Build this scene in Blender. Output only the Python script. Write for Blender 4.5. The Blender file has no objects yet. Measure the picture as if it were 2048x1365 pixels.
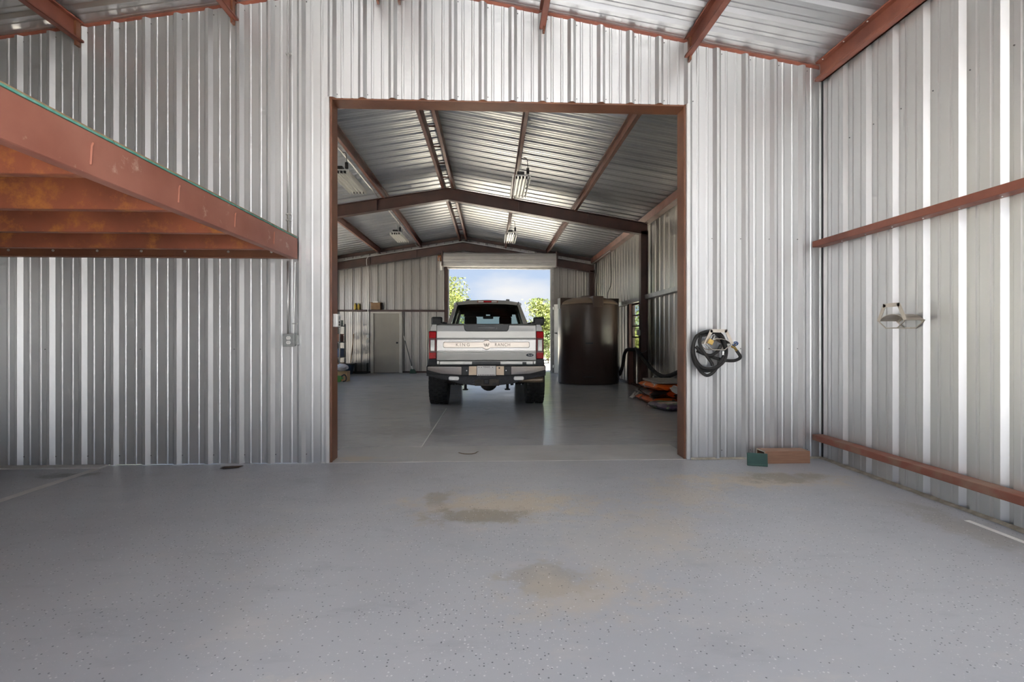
import bpy, bmesh, math, random
import numpy as np
from mathutils import Vector, Matrix

random.seed(7)
rng = np.random.default_rng(7)
sc = bpy.context.scene
COL = sc.collection
R = math.radians

# ------------------------------------------------------------------ camera
H = 1.257                 # eye height
YAW = R(2.35)             # camera turned slightly to the right
F = 1000.0                # focal length for a 2048 px wide frame
cam_d = bpy.data.cameras.new('camera')
cam_d.sensor_width = 36.0
cam_d.lens = 36.0 * F / 2048.0
cam_d.shift_y = -5.0 / 2048.0
cam_d.clip_start = 0.05
cam_d.clip_end = 500
cam = bpy.data.objects.new('camera', cam_d)
cam.location = (0, 0, H)
cam.rotation_euler = (R(90), 0, -YAW)
COL.objects.link(cam)
sc.camera = cam

# ------------------------------------------------------------------ view
sc.view_settings.view_transform = 'Standard'
sc.view_settings.look = 'None'
sc.view_settings.gamma = 1.0
sc.view_settings.use_curve_mapping = False
sc.view_settings.exposure = 0.56
sc.cycles.max_bounces = 4
sc.cycles.diffuse_bounces = 3
sc.cycles.glossy_bounces = 4
sc.cycles.transparent_max_bounces = 8
sc.cycles.adaptive_threshold = 0.15

# ------------------------------------------------------------------ sky
W = bpy.data.worlds.new('sky'); sc.world = W
W.use_nodes = True
nt = W.node_tree; nt.nodes.clear()
def nn(nt, t, **kw):
    n = nt.nodes.new(t)
    for k, v in kw.items(): setattr(n, k, v)
    return n
tc = nn(nt, 'ShaderNodeTexCoord')
sep = nn(nt, 'ShaderNodeSeparateXYZ'); nt.links.new(tc.outputs['Generated'], sep.inputs[0])
grad = nn(nt, 'ShaderNodeValToRGB')
grad.color_ramp.elements[0].position = 0.0; grad.color_ramp.elements[0].color = (0.62, 0.74, 0.92, 1)
grad.color_ramp.elements[1].position = 0.7; grad.color_ramp.elements[1].color = (0.28, 0.48, 0.88, 1)
nt.links.new(sep.outputs[2], grad.inputs[0])
noi = nn(nt, 'ShaderNodeTexNoise'); noi.inputs['Scale'].default_value = 3.4; noi.inputs['Detail'].default_value = 7
mp = nn(nt, 'ShaderNodeMapping'); mp.inputs['Scale'].default_value = (1, 1, 2.4); mp.inputs['Location'].default_value = (0.35, 0.2, 0.1)
nt.links.new(tc.outputs['Generated'], mp.inputs[0]); nt.links.new(mp.outputs[0], noi.inputs['Vector'])
cr = nn(nt, 'ShaderNodeValToRGB')
cr.color_ramp.elements[0].position = 0.52; cr.color_ramp.elements[0].color = (0, 0, 0, 1)
cr.color_ramp.elements[1].position = 0.72; cr.color_ramp.elements[1].color = (1, 1, 1, 1)
nt.links.new(noi.outputs[0], cr.inputs[0])
mix = nn(nt, 'ShaderNodeMixRGB'); nt.links.new(cr.outputs[0], mix.inputs[0]); nt.links.new(grad.outputs[0], mix.inputs[1])
mix.inputs[2].default_value = (1.0, 0.98, 0.95, 1)
bg = nn(nt, 'ShaderNodeBackground'); bg.inputs['Strength'].default_value = 0.67
nt.links.new(mix.outputs[0], bg.inputs['Color'])
wo = nn(nt, 'ShaderNodeOutputWorld'); nt.links.new(bg.outputs[0], wo.inputs[0])

# ------------------------------------------------------------------ sun (high, from behind the camera)
sd = bpy.data.lights.new('sun', 'SUN'); sd.energy = 26.0; sd.angle = R(0.6); sd.color = (1.0, 0.96, 0.90)
so = bpy.data.objects.new('sun', sd); COL.objects.link(so)
sun_dir = Vector((-0.16, 0.34, -0.92)).normalized()
so.rotation_euler = sun_dir.to_track_quat('-Z', 'Y').to_euler()

# ================================================================== helpers
def wp(px, py, y):
    """point of the plane y = const seen at that place of the 2048 x 1365 frame"""
    a = math.atan((px - 1024.0) / F) + YAW
    x = y * math.tan(a)
    zc = x * math.sin(YAW) + y * math.cos(YAW)
    return Vector((x, y, H + (677.5 - py) * zc / F))

def wx(px, py, x):
    """point of the plane x = const"""
    a = math.atan((px - 1024.0) / F) + YAW
    y = x / math.tan(a)
    return wp(px, py, y)

class MB:
    def __init__(s): s.v = []; s.f = []
    def add(s, vs, fs):
        n = len(s.v); s.v += [tuple(p) for p in vs]; s.f += [tuple(i + n for i in f) for f in fs]; return s
    def box(s, x0, x1, y0, y1, z0, z1):
        vs = [(x, y, z) for x in (x0, x1) for y in (y0, y1) for z in (z0, z1)]
        return s.add(vs, [(0, 1, 3, 2), (4, 6, 7, 5), (0, 4, 5, 1), (2, 3, 7, 6), (0, 2, 6, 4), (1, 5, 7, 3)])
    def obox(s, c, ax, ay, az, hx, hy, hz):
        c, ax, ay, az = Vector(c), Vector(ax).normalized(), Vector(ay).normalized(), Vector(az).normalized()
        vs = [c + ax * hx * a + ay * hy * b + az * hz * d for a in (-1, 1) for b in (-1, 1) for d in (-1, 1)]
        return s.add(vs, [(0, 1, 3, 2), (4, 6, 7, 5), (0, 4, 5, 1), (2, 3, 7, 6), (0, 2, 6, 4), (1, 5, 7, 3)])
    def prism(s, poly, axis, a0, a1, poly2=None):
        def P(p, a):
            return {'x': (a, p[0], p[1]), 'y': (p[0], a, p[1]), 'z': (p[0], p[1], a)}[axis]
        n = len(poly); q = poly2 or poly
        vs = [P(p, a0) for p in poly] + [P(p, a1) for p in q]
        fs = [tuple(range(n)), tuple(range(n, 2 * n))] + [(i, (i + 1) % n, n + (i + 1) % n, n + i) for i in range(n)]
        return s.add(vs, fs)
    def tube(s, path, r, n=8, closed=False, caps=True):
        P = [Vector(p) for p in path]; m = len(P); vs = []; fs = []
        up = None
        for i, p in enumerate(P):
            a = P[(i - 1) % m] if (closed or i > 0) else p
            b = P[(i + 1) % m] if (closed or i < m - 1) else p
            t = (b - a).normalized()
            if up is None:
                up = Vector((0, 0, 1)) if abs(t.z) < 0.9 else Vector((0, 1, 0))
            u = (up - t * up.dot(t)).normalized(); up = u
            w = t.cross(u)
            rr = r[i] if isinstance(r, (list, tuple)) else r
            for k in range(n):
                an = 2 * math.pi * k / n
                vs.append(p + (u * math.cos(an) + w * math.sin(an)) * rr)
        for i in range(m if closed else m - 1):
            j = (i + 1) % m
            for k in range(n):
                fs.append((i * n + k, i * n + (k + 1) % n, j * n + (k + 1) % n, j * n + k))
        if not closed and caps:
            fs.append(tuple(range(n))); fs.append(tuple((m - 1) * n + k for k in range(n)))
        return s.add(vs, fs)
    def cyl(s, p0, p1, r, n=12): return s.tube([p0, p1], r, n)
    def lathe(s, prof, c, axis='z', n=24, close=False):
        vs = []; fs = []; m = len(prof)
        for r, h in prof:
            for k in range(n):
                a = 2 * math.pi * k / n; u, w = r * math.cos(a), r * math.sin(a)
                o = {'z': (u, w, h), 'x': (h, u, w), 'y': (u, h, w)}[axis]
                vs.append((c[0] + o[0], c[1] + o[1], c[2] + o[2]))
        for i in range(m if close else m - 1):
            j = (i + 1) % m
            for k in range(n):
                fs.append((i * n + k, i * n + (k + 1) % n, j * n + (k + 1) % n, j * n + k))
        if not close:
            fs.append(tuple(range(n))); fs.append(tuple((m - 1) * n + k for k in range(n)))
        return s.add(vs, fs)
    def build(s, name, mat, parent=None, bevel=0, smooth=False, seg=2, sub=0):
        off = wloc(parent) if parent else Vector((0, 0, 0))
        me = bpy.data.meshes.new(name)
        me.from_pydata([(p[0] - off.x, p[1] - off.y, p[2] - off.z) for p in s.v], [], s.f)
        bm = bmesh.new(); bm.from_mesh(me); bmesh.ops.recalc_face_normals(bm, faces=bm.faces); bm.to_mesh(me); bm.free()
        me.materials.append(mat)
        if smooth:
            for p in me.polygons: p.use_smooth = True
        o = bpy.data.objects.new(name, me); COL.objects.link(o)
        if parent: o.parent = parent
        if bevel:
            b = o.modifiers.new('bevel', 'BEVEL'); b.width = bevel; b.segments = seg; b.limit_method = 'ANGLE'; b.angle_limit = R(35)
        if sub:
            m = o.modifiers.new('sub', 'SUBSURF'); m.levels = sub; m.render_levels = sub
        return o

def wloc(o):
    v = Vector((0, 0, 0))
    while o: v = v + o.location; o = o.parent
    return v

def tag(o, label=None, cat=None, group=None, kind=None):
    if label: o['label'] = label
    if cat: o['category'] = cat
    if group: o['group'] = group
    if kind: o['kind'] = kind
    return o

def thing(name, loc, label, cat, group=None):
    o = bpy.data.objects.new(name, None); o.location = loc; o.empty_display_size = 0.1; COL.objects.link(o)
    return tag(o, label, cat, group)

def struct(name, loc=(0, 0, 0), label=None):
    o = bpy.data.objects.new(name, None); o.location = loc; o.empty_display_size = 0.1; COL.objects.link(o)
    return tag(o, label, None, None, 'structure')

def copy_tree(o, parent=None):
    c = o.copy(); COL.objects.link(c); c.parent = parent
    for ch in list(o.children): copy_tree(ch, c)
    return c

def smooth_path(pts, k=6, closed=False):
    P = [Vector(p) for p in pts]; out = []; m = len(P)
    rngi = range(m) if closed else range(m - 1)
    for i in rngi:
        g = lambda j: P[j % m] if closed else P[max(0, min(m - 1, j))]
        p0, p1, p2, p3 = g(i - 1), g(i), g(i + 1), g(i + 2)
        for q in range(k):
            t = q / k
            out.append(0.5 * ((2 * p1) + (p2 - p0) * t + (2 * p0 - 5 * p1 + 4 * p2 - p3) * t * t + (3 * p1 - p0 - 3 * p2 + p3) * t ** 3))
    if not closed: out.append(P[-1])
    return out

def text(name, body, size, mat, parent, loc, rot=(R(90), 0, 0), depth=0.002, sx=1.0, spacing=1.0, shear=0.0):
    cu = bpy.data.curves.new(name, 'FONT'); cu.body = body; cu.size = size; cu.extrude = depth
    cu.align_x = 'CENTER'; cu.align_y = 'CENTER'; cu.space_character = spacing; cu.shear = shear
    t = bpy.data.objects.new(name + '_tmp', cu); COL.objects.link(t)
    bpy.context.view_layer.update()
    me = bpy.data.meshes.new_from_object(t.evaluated_get(bpy.context.evaluated_depsgraph_get()))
    bpy.data.objects.remove(t); bpy.data.curves.remove(cu)
    me.materials.clear(); me.materials.append(mat)
    o = bpy.data.objects.new(name, me); COL.objects.link(o)
    o.rotation_euler = rot; o.scale = (sx, 1, 1)
    o.location = Vector(loc) - (wloc(parent) if parent else Vector()); o['kind'] = 'stuff'
    if parent: o.parent = parent
    return o

# ================================================================== materials
def mat(name, color, rough=0.5, metal=0.0, color2=None, nscale=4.0, ndetail=6, lo=0.35, hi=0.65, stretch=(1, 1, 1),
        bump=0.0, bscale=None, rvar=0.0, coat=0.0, spec=0.5, emis=None, estr=0.0, rand=0.0, coord='Object'):
    m = bpy.data.materials.new(name); m.use_nodes = True
    t = m.node_tree; b = t.nodes['Principled BSDF']
    b.inputs['Base Color'].default_value = (*color, 1); b.inputs['Roughness'].default_value = rough
    b.inputs['Metallic'].default_value = metal; b.inputs['Coat Weight'].default_value = coat
    b.inputs['Specular IOR Level'].default_value = spec
    tc = nn(t, 'ShaderNodeTexCoord'); mp = nn(t, 'ShaderNodeMapping'); mp.inputs['Scale'].default_value = stretch
    t.links.new(tc.outputs[coord], mp.inputs[0])
    no = nn(t, 'ShaderNodeTexNoise'); no.inputs['Scale'].default_value = nscale; no.inputs['Detail'].default_value = ndetail
    t.links.new(mp.outputs[0], no.inputs['Vector'])
    out = None
    c2 = color2 or tuple(c * 0.9 for c in color)
    rp = nn(t, 'ShaderNodeValToRGB')
    rp.color_ramp.elements[0].position = lo; rp.color_ramp.elements[0].color = (*color, 1)
    rp.color_ramp.elements[1].position = hi; rp.color_ramp.elements[1].color = (*c2, 1)
    t.links.new(no.outputs[0], rp.inputs[0]); out = rp.outputs[0]
    if rand:
        oi = nn(t, 'ShaderNodeObjectInfo'); mr = nn(t, 'ShaderNodeMapRange')
        mr.inputs['To Min'].default_value = 1 - rand; mr.inputs['To Max'].default_value = 1 + rand
        t.links.new(oi.outputs['Random'], mr.inputs['Value'])
        mx = nn(t, 'ShaderNodeVectorMath', operation='SCALE'); t.links.new(out, mx.inputs[0]); t.links.new(mr.outputs[0], mx.inputs['Scale'])
        out = mx.outputs[0]
    t.links.new(out, b.inputs['Base Color'])
    if rvar:
        mr = nn(t, 'ShaderNodeMapRange'); mr.inputs['To Min'].default_value = max(0.02, rough - rvar); mr.inputs['To Max'].default_value = rough + rvar
        t.links.new(no.outputs[0], mr.inputs['Value']); t.links.new(mr.outputs[0], b.inputs['Roughness'])
    if bump:
        bn = nn(t, 'ShaderNodeTexNoise'); bn.inputs['Scale'].default_value = bscale or nscale; bn.inputs['Detail'].default_value = 3
        t.links.new(mp.outputs[0], bn.inputs['Vector'])
        bp = nn(t, 'ShaderNodeBump'); bp.inputs['Strength'].default_value = bump; bp.inputs['Distance'].default_value = 0.02
        t.links.new(bn.outputs[0], bp.inputs['Height']); t.links.new(bp.outputs[0], b.inputs['Normal'])
    if emis:
        b.inputs['Emission Color'].default_value = (*emis, 1); b.inputs['Emission Strength'].default_value = estr
    return m

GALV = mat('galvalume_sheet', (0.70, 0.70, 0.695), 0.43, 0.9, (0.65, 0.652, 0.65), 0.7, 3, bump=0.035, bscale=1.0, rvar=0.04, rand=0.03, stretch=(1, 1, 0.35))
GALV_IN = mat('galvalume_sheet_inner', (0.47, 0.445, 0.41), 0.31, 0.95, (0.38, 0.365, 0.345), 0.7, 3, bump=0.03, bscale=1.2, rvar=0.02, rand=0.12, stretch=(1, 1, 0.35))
GALV_ROOF = mat('galvalume_roof_sheet', (0.70, 0.70, 0.70), 0.40, 0.95, (0.60, 0.61, 0.63), 0.9, 3, bump=0.02, bscale=1.0, rvar=0.03, rand=0.10)
TRIMW = mat('white_trim_metal', (0.72, 0.71, 0.69), 0.4, 0.3)
RED = mat('red_oxide_primer', (0.27, 0.085, 0.05), 0.5, 0.0, (0.18, 0.055, 0.035), 3.0, 8, bump=0.05, bscale=30, rvar=0.1)
REDJ = mat('red_oxide_frame', (0.20, 0.078, 0.038), 0.42, 0.0, (0.14, 0.052, 0.028), 2.5, 8, bump=0.05, bscale=25, rvar=0.1)
REDD = mat('red_oxide_shaded', (0.16, 0.06, 0.04), 0.42, 0.0, (0.11, 0.042, 0.03), 3.0, 8, rvar=0.1)  # same primer as RED, coloured darker for the inner bay's shade
BRN = mat('dark_brown_steel', (0.075, 0.036, 0.028), 0.45, 0.0, (0.05, 0.027, 0.022), 3.0, 6, rvar=0.08)
DUSTY = mat('dusty_red_girt', (0.24, 0.085, 0.055), 0.6, 0.0, (0.27, 0.17, 0.12), 6.0, 8, lo=0.45, hi=0.7)
GREY_STEEL = mat('galvanised_girt', (0.55, 0.54, 0.52), 0.4, 0.8, (0.4, 0.4, 0.39), 8)
STEEL = mat('zinc_conduit', (0.62, 0.62, 0.60), 0.35, 0.9)
BOXGREY = mat('grey_electrical_box', (0.36, 0.37, 0.36), 0.45, 0.6, (0.28, 0.29, 0.28), 30)
WHITEP = mat('white_plastic', (0.8, 0.79, 0.75), 0.4)
BLACKP = mat('black_plastic', (0.012, 0.012, 0.013), 0.45, 0.0, (0.02, 0.02, 0.02), 20)
BLACKR = mat('black_rubber', (0.016, 0.0155, 0.015), 0.78, 0.0, (0.035, 0.033, 0.031), 12, bump=0.2, bscale=60)
SCREW = mat('screw_head', (0.22, 0.22, 0.22), 0.4, 0.8)
BRASS = mat('brass', (0.62, 0.42, 0.14), 0.3, 0.9)
BLUEP = mat('blue_painted_handle', (0.03, 0.10, 0.28), 0.4)
NICKEL = mat('brushed_hanger_metal', (0.60, 0.55, 0.48), 0.33, 0.85, (0.5, 0.44, 0.37), 10)

def rusted(name):
    worn = name == 'worn_red_beam'
    m = mat(name, (0.36, 0.150, 0.105) if worn else (0.30, 0.085, 0.04), 0.55, 0.0, (0.26, 0.090, 0.06) if worn else (0.15, 0.04, 0.02), 1.6, 10, lo=0.35, hi=0.65, rvar=0.1)
    t = m.node_tree; b = t.nodes['Principled BSDF']
    tc = nn(t, 'ShaderNodeTexCoord')
    n2 = nn(t, 'ShaderNodeTexNoise'); n2.inputs['Scale'].default_value = 5.0; n2.inputs['Detail'].default_value = 12; n2.inputs['Roughness'].default_value = 0.72
    t.links.new(tc.outputs['Object'], n2.inputs['Vector'])
    r2 = nn(t, 'ShaderNodeValToRGB'); r2.color_ramp.elements[0].position = 0.60 if worn else 0.52; r2.color_ramp.elements[0].color = (0, 0, 0, 1)
    r2.color_ramp.elements[1].position = 0.70; r2.color_ramp.elements[1].color = (1, 1, 1, 1)
    t.links.new(n2.outputs[0], r2.inputs[0])
    mx = nn(t, 'ShaderNodeMixRGB'); mx.inputs[2].default_value = (0.50, 0.34, 0.26, 1) if name == 'worn_red_beam' else (0.42, 0.15, 0.03, 1)
    lk = b.inputs['Base Color'].links[0].from_socket
    t.links.new(r2.outputs[0], mx.inputs[0]); t.links.new(lk, mx.inputs[1]); t.links.new(mx.outputs[0], b.inputs['Base Color'])
    return m
RUSTB = rusted('worn_red_beam')
RUSTJ = rusted('rusted_joist')
TEAL = mat('teal_deck_edge', (0.06, 0.25, 0.19), 0.7, 0, (0.16, 0.36, 0.30), 18)
PLY = mat('plywood_underside', (0.34, 0.23, 0.13), 0.8, 0, (0.27, 0.17, 0.09), 3, stretch=(1, 8, 1))

# ---- floor
def floor_mat(name, base, flecks, stains, rough, warm, rr=(-0.02, 0.14), dusty=0.45, bmp=0.10):
    m = bpy.data.materials.new(name); m.use_nodes = True
    t = m.node_tree; b = t.nodes['Principled BSDF']; L = t.links.new
    geo = nn(t, 'ShaderNodeNewGeometry'); P = geo.outputs['Position']
    def noise(s, d=6, r=0.55):
        n = nn(t, 'ShaderNodeTexNoise'); n.inputs['Scale'].default_value = s; n.inputs['Detail'].default_value = d
        n.inputs['Roughness'].default_value = r; L(P, n.inputs['Vector']); return n.outputs[0]
    def ramp(v, a, c):
        r = nn(t, 'ShaderNodeMapRange'); r.interpolation_type = 'SMOOTHSTEP'; r.inputs['From Min'].default_value = a; r.inputs['From Max'].default_value = c
        L(v, r.inputs['Value']); return r.outputs[0]
    def mixc(f, a, c):
        x = nn(t, 'ShaderNodeMixRGB')
        L(f, x.inputs[0])
        if isinstance(a, tuple): x.inputs[1].default_value = (*a, 1)
        else: L(a, x.inputs[1])
        if isinstance(c, tuple): x.inputs[2].default_value = (*c, 1)
        else: L(c, x.inputs[2])
        return x.outputs[0]
    def mul(a, c):
        x = nn(t, 'ShaderNodeMath', operation='MULTIPLY'); L(a, x.inputs[0])
        if isinstance(c, float): x.inputs[1].default_value = c
        else: L(c, x.inputs[1])
        return x.outputs[0]
    col = mixc(ramp(noise(0.55, 5), 0.3, 0.7), base, tuple(c * k for c, k in zip(base, (0.88, 0.89, 0.90))))
    big = noise(1.1, 6, 0.6)
    col = mixc(mul(ramp(big, 0.50, 0.74), 0.6), col, warm)
    dust = nn(t, 'ShaderNodeMapping'); dust.inputs['Scale'].default_value = (1.0, 2.2, 1.0); dust.inputs['Rotation'].default_value = (0, 0, 0.25); L(P, dust.inputs[0])
    dnz = nn(t, 'ShaderNodeTexNoise'); dnz.inputs['Scale'].default_value = 1.9; dnz.inputs['Detail'].default_value = 7; dnz.inputs['Roughness'].default_value = 0.66; L(dust.outputs[0], dnz.inputs['Vector'])
    col = mixc(mul(ramp(dnz.outputs[0], 0.54, 0.70), dusty), col, tuple(c * k for c, k in zip(base, (1.12, 1.06, 0.98))))
    col = mixc(mul(ramp(dnz.outputs[0], 0.46, 0.30), dusty), col, tuple(c * k for c, k in zip(base, (0.72, 0.73, 0.74))))
    edge_noise = nn(t, 'ShaderNodeMath', operation='MULTIPLY_ADD'); L(noise(5.5, 7, 0.68), edge_noise.inputs[0]); edge_noise.inputs[1].default_value = 2.6; edge_noise.inputs[2].default_value = -1.3
    for (cx, cy, rx, ry, c, amt, edge) in stains:
        mp = nn(t, 'ShaderNodeMapping'); mp.vector_type = 'POINT'
        mp.inputs['Location'].default_value = (-cx / rx, -cy / ry, 0); mp.inputs['Scale'].default_value = (1 / rx, 1 / ry, 0)
        L(P, mp.inputs[0])
        ln = nn(t, 'ShaderNodeVectorMath', operation='LENGTH'); L(mp.outputs[0], ln.inputs[0])
        ad = edge_noise
        su = nn(t, 'ShaderNodeMath', operation='ADD'); L(ln.outputs['Value'], su.inputs[0]); L(ad.outputs[0], su.inputs[1])
        col = mixc(mul(ramp(su.outputs[0], 1.0, 1.0 - edge), amt), col, c)
    if flecks:
        dn0 = noise(0.8, 3)
        for sc_, thr, c, seed in ((62.0, 0.23, (0.045, 0.05, 0.055), 0.0), (58.0, 0.24, (0.62, 0.63, 0.63), 3.7), (90.0, 0.20, (0.55, 0.56, 0.56), 9.1)):
            mp = nn(t, 'ShaderNodeMapping'); mp.inputs['Location'].default_value = (seed, seed * 1.7, 0); L(P, mp.inputs[0])
            vo = nn(t, 'ShaderNodeTexVoronoi'); vo.inputs['Scale'].default_value = sc_; L(mp.outputs[0], vo.inputs['Vector'])
            sp = nn(t, 'ShaderNodeSeparateColor'); L(vo.outputs['Color'], sp.inputs[0])
            dens = nn(t, 'ShaderNodeMath', operation='MULTIPLY_ADD'); L(dn0, dens.inputs[0]); dens.inputs[1].default_value = 0.65; dens.inputs[2].default_value = -0.14
            pick = nn(t, 'ShaderNodeMath', operation='LESS_THAN'); L(sp.outputs[0], pick.inputs[0]); L(dens.outputs[0], pick.inputs[1])
            near = nn(t, 'ShaderNodeMath', operation='LESS_THAN'); L(vo.outputs['Distance'], near.inputs[0]); near.inputs[1].default_value = thr
            col = mixc(mul(mul(pick.outputs[0], near.outputs[0]), 0.8), col, c)
    L(col, b.inputs['Base Color'])
    mr = nn(t, 'ShaderNodeMapRange'); mr.inputs['To Min'].default_value = rough + rr[0]; mr.inputs['To Max'].default_value = rough + rr[1]
    mr.inputs['From Min'].default_value = 0.3; mr.inputs['From Max'].default_value = 0.7
    L(big, mr.inputs['Value']); L(mr.outputs[0], b.inputs['Roughness'])
    bp = nn(t, 'ShaderNodeBump'); bp.inputs['Strength'].default_value = bmp; bp.inputs['Distance'].default_value = 0.01
    L(noise(9.0, 2), bp.inputs['Height']); L(bp.outputs[0], b.inputs['Normal'])
    return m
TAN = (0.49, 0.425, 0.335); TAN2 = (0.26, 0.235, 0.19)
stains = [(0.10, 3.78, 0.95, 0.46, TAN, 0.85, 0.8), (-0.08, 3.55, 0.45, 0.20, TAN2, 0.75, 0.5), (-0.42, 3.95, 0.13, 0.24, TAN2, 0.6, 0.6),
          (0.30, 2.60, 0.30, 0.22, TAN2, 0.5, 0.4), (0.42, 2.45, 0.55, 0.35, TAN, 0.45, 0.9),
          (2.35, 4.36, 1.10, 0.34, TAN, 0.9, 0.9), (2.65, 4.42, 0.50, 0.20, TAN2, 0.8, 0.6), (1.55, 3.95, 0.5, 0.5, TAN, 0.55, 0.9), (1.1, 3.3, 0.4, 0.5, TAN, 0.4, 0.9),
          (3.15, 3.2, 0.22, 0.6, TAN2, 0.45, 0.6), (-0.75, 1.75, 0.35, 0.14, (0.52, 0.5, 0.46), 0.5, 0.5), (0.75, 3.0, 0.5, 0.6, (0.47, 0.45, 0.42), 0.4, 0.7),
          (-2.55, 5.0, 0.12, 0.05, (0.06, 0.045, 0.035), 0.9, 0.3), (-3.9, 4.75, 0.3, 0.12, (0.12, 0.11, 0.09), 0.6, 0.5)]
FLOOR = floor_mat('epoxy_floor', (0.41, 0.42, 0.445), True, stains, 0.34, (0.43, 0.42, 0.405))
FLOOR_IN = floor_mat('worn_concrete_floor', (0.50, 0.505, 0.515), False, [(-0.4, 9.6, 1.3, 1.2, (0.34, 0.335, 0.32), 0.4, 0.9), (1.6, 8.2, 0.8, 0.8, TAN, 0.35, 0.8), (-1.0, 6.8, 1.0, 0.5, (0.34, 0.335, 0.32), 0.4, 0.8)], 0.21, (0.38, 0.375, 0.36), (-0.05, 0.05), 0.8, 0.22)
FLOOR_TH = floor_mat('threshold_concrete', (0.44, 0.44, 0.435), False, [(-1.4, 5.3, 0.4, 0.15, TAN, 0.7, 0.7)], 0.4, (0.37, 0.355, 0.33))
LINE = mat('bare_concrete_line', (0.62, 0.61, 0.59), 0.7, 0, (0.54, 0.53, 0.51), 6)
SEAL = mat('sandy_wall_foot', (0.42, 0.38, 0.31), 0.9, 0, (0.30, 0.27, 0.21), 14, bump=0.6, bscale=40)
GRAVEL = mat('sunlit_caliche_ground', (0.62, 0.58, 0.50), 0.95, 0, (0.48, 0.44, 0.36), 0.8, 8)
APRON = mat('pale_concrete_apron', (0.58, 0.58, 0.58), 0.85, 0, (0.53, 0.53, 0.53), 1.5, 8)

# ================================================================== corrugated sheets
PER = 0.3048
def rib_profile(s0, s1, phase, amp=0.032):
    """(s, offset) break points of a ribbed panel between s0 and s1; big ribs centred at phase + k*PER"""
    pts = []
    k0 = int(math.floor((s0 - phase) / PER)) - 1; k1 = int(math.ceil((s1 - phase) / PER)) + 1
    base = [(-0.044, 0), (-0.0125, amp), (0.0125, amp), (0.044, 0),
            (0.086, 0), (0.094, 0.0045), (0.108, 0.0045), (0.116, 0),
            (0.188, 0), (0.196, 0.0045), (0.210, 0.0045), (0.218, 0)]
    for k in range(k0, k1 + 1):
        for d, h in base: pts.append((phase + k * PER + d, h))
    out = []
    def at(s):
        for (a, ha), (b, hb) in zip(pts, pts[1:]):
            if a <= s <= b: return ha + (hb - ha) * (s - a) / (b - a + 1e-9)
        return 0
    out.append((s0, at(s0)))
    out += [(s, h) for s, h in pts if s0 + 1e-4 < s < s1 - 1e-4]
    out.append((s1, at(s1)))
    return out

def sheet(name, fn, s0, s1, v0, v1, phase, m, parent, amp=0.032):
    """fn(s, offset, v) -> world point ; v0/v1 are numbers or functions of s"""
    mb = MB(); pr = rib_profile(s0, s1, phase, amp)
    g = lambda v, s: v(s) if callable(v) else v
    vs = []; fs = []
    for s, h in pr:
        vs.append(fn(s, h, g(v0, s))); vs.append(fn(s, h, g(v1, s)))
    for i in range(len(pr) - 1):
        fs.append((2 * i, 2 * i + 2, 2 * i + 3, 2 * i + 1))
    mb.add(vs, fs)
    return mb.build(name, m, parent)

def panel_run(fn, s0, s1, v0, v1, phase, m, parent, first=None, name='wall_panel', amp=0.032):
    """split a wall in 3-rib sheets that lap just beside a big rib"""
    e = phase + 0.05
    k = math.ceil((s0 - e) / (3 * PER))
    cuts = [s0] + [e + 3 * PER * i for i in range(k, k + 60) if s0 + 0.05 < e + 3 * PER * i < s1 - 0.05] + [s1]
    for i, (a, b) in enumerate(zip(cuts, cuts[1:])):
        lap = 0.0012 * (i % 2)
        f2 = (lambda s, h, v, lap=lap: fn(s, h + lap, v))
        sheet(name, f2, a, b + (0.012 if b < s1 - 0.02 else 0), v0, v1, phase, m, parent, amp)

def screws(name, pts, ndir, parent, m=None, r=0.0055):
    mb = MB(); n = Vector(ndir)
    for p in pts:
        p = Vector(p); mb.cyl(p - n * 0.001, p + n * 0.005, r, 6)
    o = mb.build(name, m or SCREW, parent); o['kind'] = 'stuff'; return o

# ================================================================== main dimensions
YB = 5.13       # partition wall (flats)
XR = 3.46       # near room right wall
XL = -5.95      # left wall, both rooms
YREAR = -1.3    # open rear end of the near room
XR2 = 3.88      # inner right wall
YF = 18.55      # far wall
RX = -1.03      # ridge
def roof_n(x): return 4.905 - 0.172 * abs(x - RX)
def roof_i(x): return 5.05 - 0.1667 * abs(x - RX)
OX0, OX1, OH = -1.62, 2.01, 3.68       # big opening
PH = -1.612                            # rib phase of the partition
PURX = [2.055, 0.55, -0.945, -1.122, -2.58, -4.07]


# ================================================================== floors and ground
fl = MB().box(XL - 0.1, XR + 0.1, YREAR, YB - 0.01, -0.15, 0).build('floor', FLOOR); tag(fl, 'grey epoxy floor with black and white flecks', kind='structure')
ft = MB().box(OX0 - 0.1, OX1 + 0.1, YB - 0.006, 5.86, -0.15, 0.001).build('floor_threshold', FLOOR_TH); tag(ft, 'pale concrete threshold under the big opening', kind='structure')
fi = MB()
fi.box(XL - 0.1, XR2 + 0.1, 5.86, YF + 0.2, -0.15, 0); fi.box(XL - 0.1, OX0 - 0.1, YB - 0.01, 5.86, -0.15, 0); fi.box(OX1 + 0.1, XR2 + 0.1, YB - 0.01, 5.86, -0.15, 0)
fi = fi.build('floor_inner', FLOOR_IN); tag(fi, 'worn glossy concrete floor of the inner bay', kind='structure')
MB().box(-3.84, -3.76, 0.6, 5.05, 0, 0.0015).build('floor_line', LINE, fl)
MB().box(-5.9, -3.78, 4.98, 5.10, 0, 0.012).build('floor_line', LINE, fl)
MB().box(3.26, 3.30, 2.4, 3.32, 0, 0.0015).build('floor_line', WHITEP, fl)
MB().box(OX0 - 0.1, OX1 + 0.1, YB - 0.017, YB - 0.005, 0, 0.0025).build('floor_line', LINE, fl)
MB().box(-0.815, -0.80, YB, 9.0, 0.0005, 0.003).build('saw_cut', mat('joint_filler', (0.50, 0.50, 0.49), 0.6), fi)
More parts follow.
